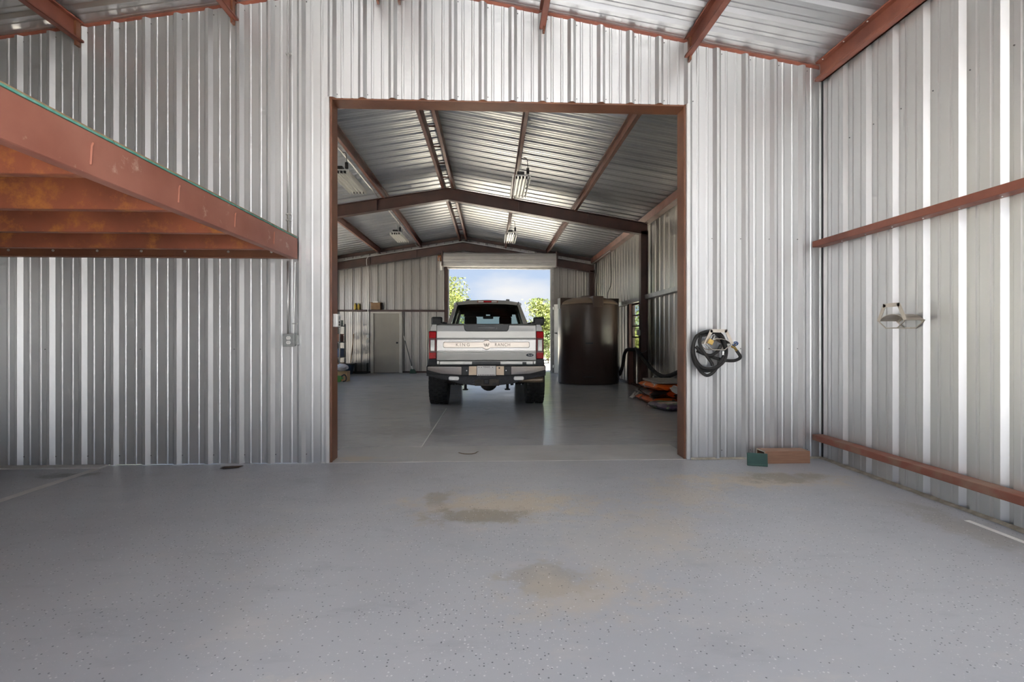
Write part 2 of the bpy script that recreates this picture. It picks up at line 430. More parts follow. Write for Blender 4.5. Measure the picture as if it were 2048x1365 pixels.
gr = MB().box(-70, 70, -60, YREAR, -0.2, -0.03).build('ground_apron', APRON); tag(gr, 'sunlit pale concrete yard behind the near bay', kind='structure')
g2 = MB()
g2.box(-70, 70, YF + 0.2, 120, -0.2, -0.03); g2.box(-70, XL - 0.1, YREAR, YF + 0.2, -0.2, -0.03); g2.box(XR2 + 0.1, 70, YREAR, YF + 0.2, -0.2, -0.03)
g2 = g2.build('ground', GRAVEL); tag(g2, 'sunlit pale gravel ground outside the building', kind='structure')

def foot(name, a, b, w, parent):     # crumbly sealant strip along a wall foot
    mb = MB(); a, b = Vector(a), Vector(b); n = int((b - a).length / 0.06); d = (b - a) / n; s = Vector((-d.y, d.x, 0)).normalized()
    vs = []; fs = []
    for i in range(n + 1):
        p = a + d * i
        ww = w * (0.7 + 0.6 * random.random())
        vs += [p + Vector((0, 0, 0.001)), p + s * ww + Vector((0, 0, 0.001)), p + s * ww * 0.6 + Vector((0, 0, 0.008 + 0.006 * random.random())), p + Vector((0, 0, 0.02))]
    for i in range(n):
        for k in range(4): fs.append((4 * i + k, 4 * i + (k + 1) % 4, 4 * i + 4 + (k + 1) % 4, 4 * i + 4 + k))
    mb.add(vs, fs); return mb.build(name, SEAL, parent)

# ================================================================== partition wall
wb = struct('wall_back', (0, YB, 0), 'ribbed galvanised partition wall around the big opening')
fb = lambda s, h, v: (s, YB - h, v)
top = lambda s: roof_n(s) - 0.045
panel_run(fb, XL, OX0 - 0.02, 0.004, top, PH, GALV, wb)
panel_run(fb, OX0 - 0.02, OX1 + 0.02, OH + 0.012, top, PH, GALV, wb)
panel_run(fb, OX1 + 0.02, XR, 0.004, top, PH, GALV, wb)
# backing framing behind the sheets (closes the partition above both roofs and to the sides)
MB().prism([(XL, 4.0), (RX, 4.85), (XR2, 4.0), (XR2, 4.55), (RX, 5.35), (XL, 4.55)], 'y', YB + 0.012, YB + 0.2).build('rake_beam', RED, wb)
MB().box(XR, XR2 + 0.05, YB + 0.01, YB + 0.06, 0, 4.6).build('end_closure', GALV_IN, wb)
pts = []
for k in range(-15, 18):
    x = PH + k * PER
    if XL < x < XR:
        if x < OX0 - 0.05 or x > OX1 + 0.05:
            if x > OX1 or k % 3 == 0:
                for z in (1.15, 2.3): pts.append((x - 0.052, YB - 0.002, z + 0.0))
            pts.append((x + 0.052, YB - 0.002, 0.09))
        else: pts.append((x + 0.052, YB - 0.002, OH + 0.05))
        pts.append((x + 0.052, YB - 0.002, top(x) - 0.05))
screws('fasteners', pts, (0, -1, 0), wb)
foot('wall_foot_sealant', (XR, YB - 0.02, 0), (OX1 + 0.05, YB - 0.02, 0), 0.02, wb)
# white corner trims beside the jambs
MB().box(OX0 - 0.045, OX0 - 0.012, YB - 0.036, YB + 0.0, 0.005, OH + 0.01).build('jamb_trim', TRIMW, wb, 0.002)
MB().box(OX1 + 0.012, OX1 + 0.042, YB - 0.036, YB + 0.0, 0.005, OH + 0.012).build('jamb_trim', TRIMW, wb, 0.002)
# steel frame of the opening
dn = struct('door_1', (0, YB, 0), 'rust red steel channel frame around the big opening')
YJ0, YJ1 = YB + 0.003, YB + 0.21
MB().box(OX0 - 0.035, OX0, YJ0, YJ1, 0, OH + 0.05).build('jamb', REDJ, dn, 0.004)
MB().box(OX1, OX1 + 0.035, YJ0, YJ1, 0, OH + 0.05).build('jamb', REDJ, dn, 0.004)
MB().box(OX0 + 0.001, OX1 - 0.001, YJ0 + 0.001, YJ1 - 0.001, OH, OH + 0.05).build('header', REDJ, dn, 0.004)
for sx, x0 in ((1, OX0), (-1, OX1)):
    mb = MB(); mb.box(min(x0, x0 + sx * 0.006), max(x0, x0 + sx * 0.006), YJ0, YJ0 + 0.02, 0.001, OH - 0.001); mb.build('jamb_lip', REDJ, dn)

# ================================================================== right wall of the near room (seen from inside: ribs run outward)
wr = struct('wall_right', (XR, 0, 0), 'ribbed galvanised outer wall on the right with brown girts')
fr = lambda s, h, v: (XR + h, s, v)
panel_run(fr, YREAR, YB + 0.03, -0.02, roof_n(XR) - 0.0, 4.745, GALV, wr)
MB().box(3.343, 3.458, YREAR, 5.085, 2.207, 2.270).build('girt', RED, wr, 0.005)
MB().box(3.343, 3.458, YREAR, 5.085, 0.198, 0.258).build('girt', DUSTY, wr, 0.005)
es = MB()
es.box(3.43, 3.455, YREAR, 5.09, 3.94, 4.14); es.box(3.372, 3.455, YREAR, 5.09, 3.94, 3.955); es.box(3.372, 3.38, YREAR, 5.09, 3.955, 3.975); es.box(3.38, 3.455, YREAR, 5.09, 4.125, 4.142)
es.build('eave_strut', RED, wr, 0.003)
pts = [(3.342, 4.745 - k * PER - 0.06, 2.24 + 0.012 * (-1) ** k) for k in range(0, 14)]
screws('girt_bolts', [(3.40, 4.72 - k * PER, 2.206) for k in range(0, 14)], (0, 0, -1), wr, GREY_STEEL, 0.006)
screws('fasteners', [(XR - 0.001, 4.745 - k * PER - 0.05, z) for k in range(0, 14) for z in (3.2,)], (-1, 0, 0), wr)
screws('strut_clips', [(3.385, 4.98 - k * PER, 4.118) for k in range(0, 14)], (0, 0, -1), wr, WHITEP, 0.007)
foot('wall_foot_sealant', (XR - 0.0, 1.0, 0), (XR - 0.0, YB - 0.04, 0), 0.035, wr)
MB().box(XR - 0.012, XR + 0.0, YB - 0.05, YB - 0.036, 0.02, 4.05).build('corner_gap_strip', BLACKP, wr)

# left walls
wl = struct('wall_left', (XL, 0, 0), 'ribbed galvanised left wall')
fl_ = lambda s, h, v: (XL - h, s, v)
panel_run(fl_, YREAR, YB + 0.1, 0.0, roof_n(XL) + 0.02, 0.1, GALV, wl)
SZ = 3.4            # unseen left doorways, made wide to bring enough daylight into the inner bay
for (ya, yb, z0) in ((YB + 0.1, 6.2, 0.0), (6.2, 11.3, SZ), (11.3, 12.4, 0.0), (12.4, 17.2, SZ), (17.2, YF + 0.1, 0.0)):
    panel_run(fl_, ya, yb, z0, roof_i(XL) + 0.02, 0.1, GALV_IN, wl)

# rear wall: unseen left part added to darken the partition's left reflections, the rest is the open bay door the daylight enters by
wrr = struct('wall_rear', (XL, YREAR, 0), 'unseen ribbed rear wall part added to darken the left side')
frr = lambda s, h, v: (s, YREAR - h, v)
panel_run(frr, XL, -2.9, 0.0, lambda x: roof_n(x) + 0.02, PH, GALV, wrr)
MB().box(-2.9, -2.82, YREAR - 0.1, YREAR + 0.1, 0, roof_n(-2.9)).build('door_post', REDJ, wrr)

# ================================================================== near ceiling
cn = struct('ceiling', (0, 0, 0), 'ribbed galvanised roof sheets over the near bay on rust red purlins')
fcr = lambda s, h, v: (v, s, roof_n(v) + h)
panel_run(fcr, YREAR, YB + 0.02, RX, XR + 0.8, 0.02, GALV_ROOF, cn, name='roof_panel')
panel_run(fcr, YREAR, YB + 0.02, XL - 0.25, RX, 0.02, GALV_ROOF, cn, name='roof_panel')

def purlin(x, y0, y1, roof, m, parent, d=0.2, side=1, lip=True):
    zt = min(roof(x - 0.065), roof(x + 0.065)) - 0.002; zb = zt - d; mb = MB()
    x1 = x + side * 0.062
    a, b = min(x, x + side * 0.006), max(x, x + side * 0.006)
    mb.box(a, b, y0, y1, zb, zt)
    for z in (zb, zt - 0.006): mb.box(min(x, x1), max(x, x1), y0, y1, z, z + 0.006)
    if lip:
        c, e = min(x1, x1 - side * 0.005), max(x1, x1 - side * 0.005)
        mb.box(c, e, y0, y1, zb, zb + 0.02); mb.box(c, e, y0, y1, zt - 0.02, zt)
    return mb.build('purlin', m, parent, 0.0015, seg=1)
for i, x in enumerate(PURX):
    s = 1 if x < RX else -1
    if abs(x - RX) < 0.2: s = -1 if x < RX else 1
    purlin(x, YREAR, YB - 0.035, roof_n, RED, cn, side=s)
    MB().box(x + (0.008 if s > 0 else -0.028), x + (0.028 if s > 0 else -0.008), YB - 0.09, YB - 0.036, roof_n(x) - 0.26, roof_n(x) - 0.02).build('purlin_clip', REDJ, cn)

# ================================================================== inner bay: far wall
wf = struct('wall_far', (0, YF, 0), 'ribbed galvanised far wall with a roll-up door opening')
RDX0, RDX1, RDZ = -1.60, 2.20, 3.80
ff = lambda s, h, v: (s, YF + h, v)
PHF = -1.70
topf = lambda s: roof_i(s) + 0.01
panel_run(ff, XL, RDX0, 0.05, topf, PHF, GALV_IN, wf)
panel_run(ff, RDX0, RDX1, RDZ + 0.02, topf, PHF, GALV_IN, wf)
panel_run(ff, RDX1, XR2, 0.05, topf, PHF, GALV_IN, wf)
MB().box(XL, RDX0 - 0.06, YF - 0.07, YF - 0.002, 0, 0.055).build('base_angle', BRN, wf)
MB().box(RDX1 + 0.06, XR2, YF - 0.07, YF - 0.002, 0, 0.055).build('base_angle', BRN, wf)
MB().box(XL, RDX0 - 0.12, YF - 0.16, YF - 0.002, 2.24, 2.305).build('girt', BRN, wf, 0.004)
for s in (1, -1):
    xe = XR2 - 0.02 if s > 0 else XL + 0.02
    zt0, zt1 = roof_i(RX) - 0.01, roof_i(xe) - 0.01
    MB().prism([(RX, zt0), (xe, zt1), (xe, zt1 - 0.11), (RX, zt0 - 0.11)], 'y', YF - 0.06, YF - 0.003).build('rake_angle', BRN, wf)
for x in (RDX0 - 0.10, RDX1):
    MB().box(x, x + 0.10, YF - 0.17, YF + 0.03, 0, RDZ + 0.35).build('opening_post', GREY_STEEL if x > 0 else BRN, wf, 0.004)
MB().box(RDX0 - 0.0, RDX0 + 0.04, YF - 0.1, YF + 0.04, 0, RDZ).build('door_track', GREY_STEEL, wf)
MB().box(RDX1 - 0.04, RDX1 + 0.03, YF - 0.22, YF - 0.172, 0, RDZ).build('door_track', STEEL, wf)

# inner right wall with window
wi = struct('wall_inner_right', (XR2, 12, 0), 'ribbed galvanised right wall of the inner bay')
fri = lambda s, h, v: (XR2 + h, s, v)
WY0, WY1, WZ0, WZ1 = 12.30, 13.50, 0.95, 2.20
tr = roof_i(XR2) + 0.02
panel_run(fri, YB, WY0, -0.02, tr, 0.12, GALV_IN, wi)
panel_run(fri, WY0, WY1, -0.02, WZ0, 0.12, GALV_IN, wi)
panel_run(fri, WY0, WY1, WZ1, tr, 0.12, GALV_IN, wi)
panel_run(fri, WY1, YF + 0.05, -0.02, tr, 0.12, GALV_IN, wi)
MB().box(3.72, 3.872, YB + 0.25, 12.30, 2.215, 2.32).build('girt', GREY_STEEL, wi, 0.004)
MB().box(3.72, 3.872, 12.33, YF - 0.2, 2.20, 2.305).build('girt', GREY_STEEL, wi, 0.004)
MB().box(3.69, 3.872, YB + 0.25, YF - 0.08, roof_i(3.69) - 0.21, roof_i(3.80) - 0.015).build('eave_strut', REDD, wi, 0.004)
MB().box(3.75, 3.872, 13.50, 13.62, 0, 2.20).build('window_post', REDD, wi, 0.004)
MB().box(3.80, 3.872, YB + 0.25, YF - 0.1, 0, 0.05).build('base_angle', BRN, wi)
MB().tube([(3.70, 18.2, 4.0), (3.70, 15.5, 4.0), (3.70, 15.45, 3.95)], 0.012, 6).build('conduit', STEEL, wi)
MB().tube(smooth_path([(3.71, 15.45, 3.95), (3.72, 15.42, 3.2), (3.72, 15.5, 2.9), (3.72, 15.9, 2.7), (3.72, 15.92, 2.32)], 6), 0.011, 6).build('cable', BLACKR, wi)

wn = struct('window_1', (XR2, 12.9, 0), 'dark framed window with four stacked panes in the inner wall')
GL = bpy.data.materials.new('window_glass'); GL.use_nodes = True
t = GL.node_tree; t.nodes.clear()
def thin_glass(t, tint, fac):
    tr_ = nn(t, 'ShaderNodeBsdfTransparent'); tr_.inputs[0].default_value = (*tint, 1)
    gl = nn(t, 'ShaderNodeBsdfGlossy'); gl.inputs['Roughness'].default_value = 0.02
    lw_ = nn(t, 'ShaderNodeLayerWeight'); lw_.inputs[0].default_value = 0.5
    pw = nn(t, 'ShaderNodeMath', operation='POWER'); t.links.new(lw_.outputs['Facing'], pw.inputs[0]); pw.inputs[1].default_value = 4.0
    fr_ = nn(t, 'ShaderNodeMath', operation='MULTIPLY_ADD'); t.links.new(pw.outputs[0], fr_.inputs[0]); fr_.inputs[1].default_value = 0.5; fr_.inputs[2].default_value = 0.03
    mx = nn(t, 'ShaderNodeMixShader'); t.links.new(fr_.outputs[0], mx.inputs[0]); t.links.new(tr_.outputs[0], mx.inputs[1]); t.links.new(gl.outputs[0], mx.inputs[2])
    ou = nn(t, 'ShaderNodeOutputMaterial'); t.links.new(mx.outputs[0], ou.inputs[0])
thin_glass(t, (0.86, 0.90, 0.86), 0.1)
fm = MB()
for y in (WY0, WY1 - 0.05): fm.box(3.83, 3.90, y, y + 0.05, WZ0, WZ1)
for z in (WZ0, WZ1 - 0.05): fm.box(3.83, 3.90, WY0 + 0.05, WY1 - 0.05, z, z + 0.05)
fm.build('window_frame', BRN, wn, 0.003)
zs = [1.00, 1.295, 1.585, 1.87, 2.15]
for z in zs[1:-1]:
    MB().box(3.835, 3.895, WY0 + 0.05, WY1 - 0.05, z - 0.02, z + 0.02).build('glazing_bar', BRN, wn)
for a, b in zip(zs, zs[1:]):
    MB().box(3.862, 3.868, WY0 + 0.05, WY1 - 0.05, a, b).build('pane', GL, wn)

# inner ceiling
ci = struct('ceiling_inner', (0, 12, 0), 'ribbed galvanised roof sheets over the inner bay on shade-darkened red purlins')
fci = lambda s, h, v: (v, s, roof_i(v) + h)
panel_run(fci, YB + 0.2, YF + 0.05, RX, XR2 + 0.8, 0.02, GALV_ROOF, ci, name='roof_panel')
panel_run(fci, YB + 0.2, YF + 0.05, XL - 0.2, RX, 0.02, GALV_ROOF, ci, name='roof_panel')
for x in PURX:
    s = 1 if x < RX else -1
    if abs(x - RX) < 0.2: s = -1 if x < RX else 1
    purlin(x, YB + 0.21, YF - 0.065, roof_i, REDD, ci, side=s)
for k in range(14):
    y = 6.0 + k * 0.92
    MB().box(-1.115, -0.952, y, y + 0.03, roof_i(RX) - 0.10, roof_i(RX) - 0.075).build('ridge_strap', REDD, ci)
MB().tube([(-2.66, 5.5, roof_i(-2.6) - 0.215), (-2.66, 18.2, roof_i(-2.6) - 0.215)], 0.012, 6).build('conduit', STEEL, ci)

# ================================================================== steel frames of the inner bay
def frame(y, label, dy=0.16, dep=0.285, drop=0.0):
    f = thing('steel_frame', (3.6, y, 0), label, 'frame', 'brown steel portal frames of the inner bay')
    for s in (1, -1):
        xe = 3.78 if s > 0 else XL + 0.12
        a, b = roof_i(RX) - 0.205 - drop, roof_i(xe) - 0.205 - drop
        mb = MB()
        mb.prism([(RX, a - 0.012), (xe, b - 0.012), (xe, b - dep + 0.012), (RX, a - dep + 0.012)], 'y', y - 0.006, y + 0.006)
        for zt in (0, -dep + 0.012):
            mb.prism([(RX, a + zt), (xe, b + zt), (xe, b + zt - 0.012), (RX, a + zt - 0.012)], 'y', y - dy / 2, y + dy / 2)
        # stiffener plates
        for q in (0.35, 0.7):
            xq = RX + (xe - RX) * q; zq = a + (b - a) * q
            mb.box(xq - 0.004, xq + 0.004, y - dy / 2 + 0.01, y + dy / 2 - 0.01, zq - dep + 0.014, zq - 0.014)
        mb.build('rafter', BRN, f)
        c0, c1 = (3.60, 3.78) if s > 0 else (XL + 0.12, XL + 0.30)
        mb = MB(); zt = b - 0.20
        mb.box(c0, c0 + 0.012, y - dy / 2, y + dy / 2, 0, zt + 0.02); mb.box(c1 - 0.012, c1, y - dy / 2, y + dy / 2, 0, zt + 0.02); mb.box(c0 + 0.012, c1 - 0.012, y - 0.006, y + 0.006, 0, zt + 0.02)
        mb.build('column', BRN, f)
        MB().box(c0 - 0.02, c1 + 0.02, y - dy / 2 - 0.02, y + dy / 2 + 0.02, 0, 0.012).build('base_plate', BRN, f)
    return f
frame(12.0, 'brown steel portal frame crossing midway above the truck')
frame(18.28, 'brown steel portal frame standing against the far wall', drop=0.09)
MB().tube([(-5.3, 18.17, roof_i(-5.3) - 0.275), (RX, 18.17, roof_i(RX) - 0.275), (3.4, 18.17, roof_i(3.4) - 0.275)], 0.016, 6).build('conduit', STEEL, wf)

# ================================================================== mezzanine
MX = -1.942
mz = thing('mezzanine', (MX, 2.5, 2.05), 'rusty red steel mezzanine platform edge with joists at upper left', 'mezzanine')
MY0 = -1.0
mb = MB(); mb.box(MX - 0.012, MX, MY0, YB - 0.035, 2.052, 2.258); mb.box(MX - 0.07, MX - 0.012, MY0, YB - 0.035, 2.052, 2.066); mb.box(MX - 0.07, MX - 0.012, MY0, YB - 0.035, 2.244, 2.258)
mb.build('edge_beam', RUSTB, mz, 0.003)
yy = 4.55
while yy > MY0:
    mb = MB(); mb.box(XL + 0.05, MX - 0.015, yy, yy + 0.010, 2.056, 2.25); mb.box(XL + 0.05, MX - 0.075, yy + 0.010, yy + 0.062, 2.056, 2.066); mb.box(XL + 0.05, MX - 0.075, yy + 0.010, yy + 0.062, 2.232, 2.242)
    mb.build('joist', RUSTJ, mz, 0.002, seg=1); yy -= 0.68
mb = MB(); mb.box(XL + 0.05, MX - 0.015, YB - 0.048, YB - 0.036, 2.06, 2.25); mb.box(XL + 0.05, MX - 0.07, YB - 0.10, YB - 0.048, 2.052, 2.064)
mb.build('ledger', REDJ, mz, 0.002, seg=1)
mb = MB()
for k in range(9): mb.cyl((MX - 0.25 - 0.42 * k, YB - 0.056, 2.12), (MX - 0.25 - 0.42 * k, YB - 0.047, 2.12), 0.012, 6)
mb.build('ledger_bolts', GREY_STEEL, mz)['kind'] = 'stuff'
k = 0; y = MY0
while y < YB - 0.05:
    y2 = min(y + 1.215, YB - 0.04)
    MB().box(XL + 0.05, MX - 0.004, y, y2, 2.262, 2.281).build('deck_board', PLY, mz)
    MB().box(MX - 0.004, MX + 0.003, y, y2 - 0.004, 2.2605, 2.270).build('board_edge', TEAL, mz)
    y += 1.22; k += 1
mb = MB()      # weld scars
for yq in (1.15, 1.83, 2.51, 3.19, 3.87, 4.55):
    mb.tube([(MX + 0.001, yq + 0.01, 2.21), (MX + 0.002, yq, 2.19), (MX + 0.001, yq - 0.005, 2.10)], 0.006, 5)
mb.build('weld_marks', mat('weld_scar', (0.36, 0.13, 0.08), 0.6), mz)['kind'] = 'stuff'

# ================================================================== pickup truck (local: x right, y forward from the tailgate, z up)
TX, TY = -0.085, 8.60
PAINT = mat('silver_beige_paint', (0.31, 0.30, 0.28), 0.30, 0.3, (0.295, 0.285, 0.265), 2.0, 2, coat=0.8)
CHROME = mat('satin_applique', (0.40, 0.39, 0.375), 0.24, 0.75, (0.36, 0.35, 0.335), 1.0, 2, stretch=(1, 1, 6))
APPL = mat('brushed_applique_bar', (0.52, 0.46, 0.40), 0.29, 0.9, (0.46, 0.41, 0.36), 6, 2, stretch=(1, 1, 20))
LETT = mat('dark_badge_letters', (0.09, 0.075, 0.065), 0.35, 0.6)
REDL = mat('red_tail_lens', (0.55, 0.004, 0.010), 0.12, 0, (0.40, 0.002, 0.006), 30, coat=0.0, spec=0.08, emis=(0.8, 0.01, 0.01), estr=0.0)
REDL2 = mat('dark_red_tail_lens', (0.13, 0.004, 0.008), 0.25, 0, coat=0.1, spec=0.25)
CLEAR = mat('clear_reverse_lens', (0.72, 0.70, 0.66), 0.15, 0, (0.6, 0.58, 0.55), 60, coat=1.0)
BMETAL = mat('polished_dark_bumper', (0.50, 0.42, 0.34), 0.20, 1.0, (0.38, 0.35, 0.33), 1.5, 2)
BFRAME = mat('black_bumper_coat', (0.010, 0.010, 0.011), 0.5, 0.0, (0.016, 0.016, 0.016), 20, spec=0.3)
TANP = mat('tan_bumper_plate', (0.46, 0.36, 0.26), 0.35, 0.6, (0.40, 0.31, 0.23), 5)
GLASS = bpy.data.materials.new('tinted_truck_glass'); GLASS.use_nodes = True; GLASS.node_tree.nodes.clear()
thin_glass(GLASS.node_tree, (0.40, 0.43, 0.41), 0.1)
GLASSF = bpy.data.materials.new('windscreen_glass'); GLASSF.use_nodes = True; GLASSF.node_tree.nodes.clear()
thin_glass(GLASSF.node_tree, (0.78, 0.90, 0.85), 0.1)
TRIMB = mat('black_truck_trim', (0.016, 0.016, 0.017), 0.35, 0, (0.024, 0.024, 0.024), 15)
CABIN = mat('dark_cabin_lining', (0.022, 0.020, 0.019), 0.85, 0, (0.03, 0.027, 0.025), 8)
RIM = mat('dark_alloy_rim', (0.10, 0.10, 0.10), 0.3, 0.9)
CHASS = mat('dusty_chassis', (0.045, 0.04, 0.035), 0.7, 0.2, (0.09, 0.075, 0.06), 8)
EXH = mat('heat_tinted_exhaust', (0.42, 0.32, 0.22), 0.35, 0.9, (0.30, 0.24, 0.18), 6)
PLATE = mat('white_plate', (0.80, 0.79, 0.76), 0.4, 0, (0.74, 0.73, 0.70), 6)

def diamond(name):
    m = mat(name, (0.022, 0.022, 0.024), 0.45, 0.0, spec=0.3)
    t = m.node_tree; b = t.nodes['Principled BSDF']; L = t.links.new
    tc = nn(t, 'ShaderNodeTexCoord'); sp = nn(t, 'ShaderNodeSeparateXYZ'); L(tc.outputs['Object'], sp.inputs[0])
    def lin(a, c):
        x = nn(t, 'ShaderNodeMath', operation='MULTIPLY'); L(sp.outputs[0], x.inputs[0]); x.inputs[1].default_value = a
        y = nn(t, 'ShaderNodeMath', operation='MULTIPLY_ADD'); L(sp.outputs[2], y.inputs[0]); y.inputs[1].default_value = c; L(x.outputs[0], y.inputs[2])
        s = nn(t, 'ShaderNodeMath', operation='SINE'); L(y.outputs[0], s.inputs[0]); return s.outputs[0]
    a, c = lin(150, 150), lin(150, -150)
    mx = nn(t, 'ShaderNodeMath', operation='MULTIPLY'); L(a, mx.inputs[0]); L(c, mx.inputs[1])
    ab = nn(t, 'ShaderNodeMath', operation='ABSOLUTE'); L(mx.outputs[0], ab.inputs[0])
    rp = nn(t, 'ShaderNodeMapRange'); rp.inputs['From Min'].default_value = 0.35; rp.inputs['From Max'].default_value = 0.7; L(ab.outputs[0], rp.inputs['Value'])
    bp = nn(t, 'ShaderNodeBump'); bp.inputs['Strength'].default_value = 0.9; bp.inputs['Distance'].default_value = 0.006
    L(rp.outputs[0], bp.inputs['Height']); L(bp.outputs[0], b.inputs['Normal'])
    mc = nn(t, 'ShaderNodeMixRGB'); L(rp.outputs[0], mc.inputs[0]); mc.inputs[1].default_value = (0.006, 0.006, 0.007, 1); mc.inputs[2].default_value = (0.13, 0.13, 0.14, 1)  # raised pattern coloured lighter as a painted edge glint
    L(mc.outputs[0], b.inputs['Base Color'])
    return m
DIAM = diamond('black_diamond_plate')

tk = thing('pickup_truck', (0, 0, 0), 'silver beige pickup truck seen from behind in the inner bay', 'truck')

# --- bedsides with wheel arches
def arch(cy, cz, r, n=14): return [(cy + r * math.cos(math.pi * i / n), cz + r * math.sin(math.pi * i / n)) for i in range(n + 1)]
AX_R, AX_F = 1.15, 5.10
for s in (-1, 1):
    poly = [(0.02, 0.80), (0.02, 1.46), (0.05, 1.50), (2.10, 1.52), (2.10, 0.72), (AX_R + 0.60, 0.72)] + arch(AX_R, 0.72, 0.56) + [(AX_R - 0.60, 0.76)]
    mb = MB(); mb.prism(poly, 'x', s * 0.80, s * 0.955, poly)
    o = mb.build('bedside', PAINT, tk, 0.02, seg=3)
    # flare around the arch
    mb = MB(); pa = arch(AX_R, 0.70, 0.60, 16)
    mb.tube([(s * 0.955, p[0], p[1]) for p in pa], 0.035, 8); mb.build('wheel_flare', PAINT, tk, smooth=True)
    mb = MB(); mb.box(s * 0.865 - 0.078, s * 0.865 + 0.078, 0.0, 2.1, 1.505, 1.522); mb.build('bed_rail_cap', TRIMB, tk, 0.005)
    # corner post beside the tailgate
    MB().prism([(s * 0.853, 1.50), (s * 0.925, 1.50), (s * 0.955, 1.44), (s * 0.962, 1.385), (s * 0.853, 1.385)], 'y', 0.0, 0.05).build('corner_post', PAINT, tk, 0.006)
    # tail light
    tl = MB().box(s * 0.853 if s > 0 else -0.985, 0.985 if s > 0 else -0.853, -0.025, 0.06, 0.905, 1.383).build('tail_light', REDL2, tk, 0.012)
    a, b = (0.862, 0.974) if s > 0 else (-0.974, -0.862)
    MB().box(a, b, -0.032, -0.02, 1.265, 1.372).build('red_lens', REDL, tl, 0.004)
    MB().box(a, b, -0.032, -0.02, 0.915, 1.015).build('red_lens', REDL, tl, 0.004)
    MB().box(a + 0.022, b - 0.022, -0.033, -0.02, 1.045, 1.235).build('reverse_lens', CLEAR, tl, 0.004)
    # diamond plate corner bracket
    MB().prism([(s * 0.853, 0.905), (s * 0.985, 0.905), (s * 0.995, 0.80), (s * 0.853, 0.80)], 'y', -0.05, 0.06).build('corner_bracket', DIAM, tk, 0.004)
MB().box(-0.80, 0.80, 0.05, 2.08, 0.88, 0.92).build('bed_floor', TRIMB, tk)
MB().box(-0.955, 0.955, 2.08, 2.13, 0.75, 1.52).build('bed_front_wall', PAINT, tk, 0.01)
MB().box(-0.84, 0.84, 0.035, 0.06, 0.79, 0.868).build('rear_sill', PAINT, tk, 0.006)
MB().box(-0.25, 0.24, 0.012, 0.04, 0.80, 0.858).build('sill_step', TRIMB, tk, 0.004)
MB().box(0.62, 0.69, 0.02, 0.04, 0.805, 0.85).build('sill_plug', TRIMB, tk, 0.003)

# --- tailgate
tg = MB()
tg.box(-0.848, 0.848, 0.012, 0.075, 0.866, 1.495)
tg = tg.build('tailgate', PAINT, tk, 0.012)
MB().prism([(0.013, 1.252), (-0.010, 1.262), (-0.014, 1.38), (0.0, 1.478), (0.013, 1.495)], 'x', -0.848, 0.848).build('upper_panel', PAINT, tg, 0.004)
MB().prism([(0.013, 1.242), (-0.004, 1.236), (-0.004, 1.042), (0.013, 1.034)], 'x', -0.848, 0.848).build('centre_panel', CHROME, tg, 0.003)
MB().prism([(0.013, 1.024), (-0.012, 1.016), (-0.006, 0.885), (0.013, 0.868)], 'x', -0.848, 0.848).build('lower_panel', PAINT, tg, 0.004)
MB().box(-0.80, 0.80, 0.010, 0.075, 1.493, 1.510).build('gate_cap', TRIMB, tg, 0.005)
MB().prism([(-0.395, 1.508), (0.395, 1.508), (0.378, 1.415), (0.352, 1.378), (-0.352, 1.378), (-0.378, 1.415)], 'y', -0.030, 0.03).build('handle_bezel', TRIMB, tg, 0.012, seg=3)
MB().box(-0.155, 0.145, -0.042, -0.028, 1.428, 1.455).build('gate_handle', mat('grey_handle', (0.12, 0.12, 0.125), 0.35), tg, 0.005)
MB().lathe([(0.016, -0.04), (0.016, -0.026)], (0.0, 0, 1.478), 'y', 14).build('camera_lens', BLACKP, tg)
MB().lathe([(0.010, -0.038), (0.010, -0.026)], (0.175, 0, 1.432), 'y', 12).build('key_lock', RIM, tg)
# applique bar with round centre
n = 24; r = 0.076; hb = 0.046; zc_ = 1.148; hl = 0.735
th = math.asin(hb / r)
up = [(r * math.cos(a), zc_ + r * math.sin(a)) for a in np.linspace(th, math.pi - th, n)]
dn_ = [(r * math.cos(a), zc_ + r * math.sin(a)) for a in np.linspace(math.pi + th, 2 * math.pi - th, n)]
poly = [(hl - 0.02, zc_ + hb)] + up + [(-hl + 0.02, zc_ + hb), (-hl, zc_ + hb * 0.6), (-hl, zc_ - hb * 0.6), (-hl + 0.02, zc_ - hb)] + dn_ + [(hl - 0.02, zc_ - hb), (hl, zc_ - hb * 0.6), (hl, zc_ + hb * 0.6)]
big = [(p[0] * 1.008, zc_ + (p[1] - zc_) * 1.11) for p in poly]
MB().prism(big, 'y', -0.008, 0.0).build('badge_surround', LETT, tg)
MB().prism(poly, 'y', -0.015, -0.004).build('badge_bar', APPL, tg, 0.003)
text('badge_letters', 'KING', 0.078, LETT, tg, (-0.405, -0.0165, zc_), sx=1.0, spacing=1.45, depth=0.0015)
text('badge_letters', 'RANCH', 0.078, LETT, tg, (0.275, -0.0165, zc_), sx=0.92, spacing=1.15, depth=0.0015)
lw = MB()
for dz in (0.010, -0.012):
    lw.tube(smooth_path([(-0.052, -0.0165, zc_ + 0.014 + dz), (-0.036, -0.0165, zc_ + 0.018 + dz), (-0.026, -0.0165, zc_ - 0.016 + dz), (-0.010, -0.0165, zc_ - 0.014 + dz), (0.0, -0.0165, zc_ + 0.014 + dz),
                     (0.010, -0.0165, zc_ - 0.014 + dz), (0.026, -0.0165, zc_ - 0.016 + dz), (0.036, -0.0165, zc_ + 0.018 + dz), (0.052, -0.0165, zc_ + 0.014 + dz)], 4), 0.0035, 5)
lw.build('badge_emblem', LETT, tg)['kind'] = 'stuff'
el = [(0.745 + 0.066 * math.cos(a), 0.972 + 0.027 * math.sin(a)) for a in np.linspace(0, 2 * math.pi, 28, endpoint=False)]
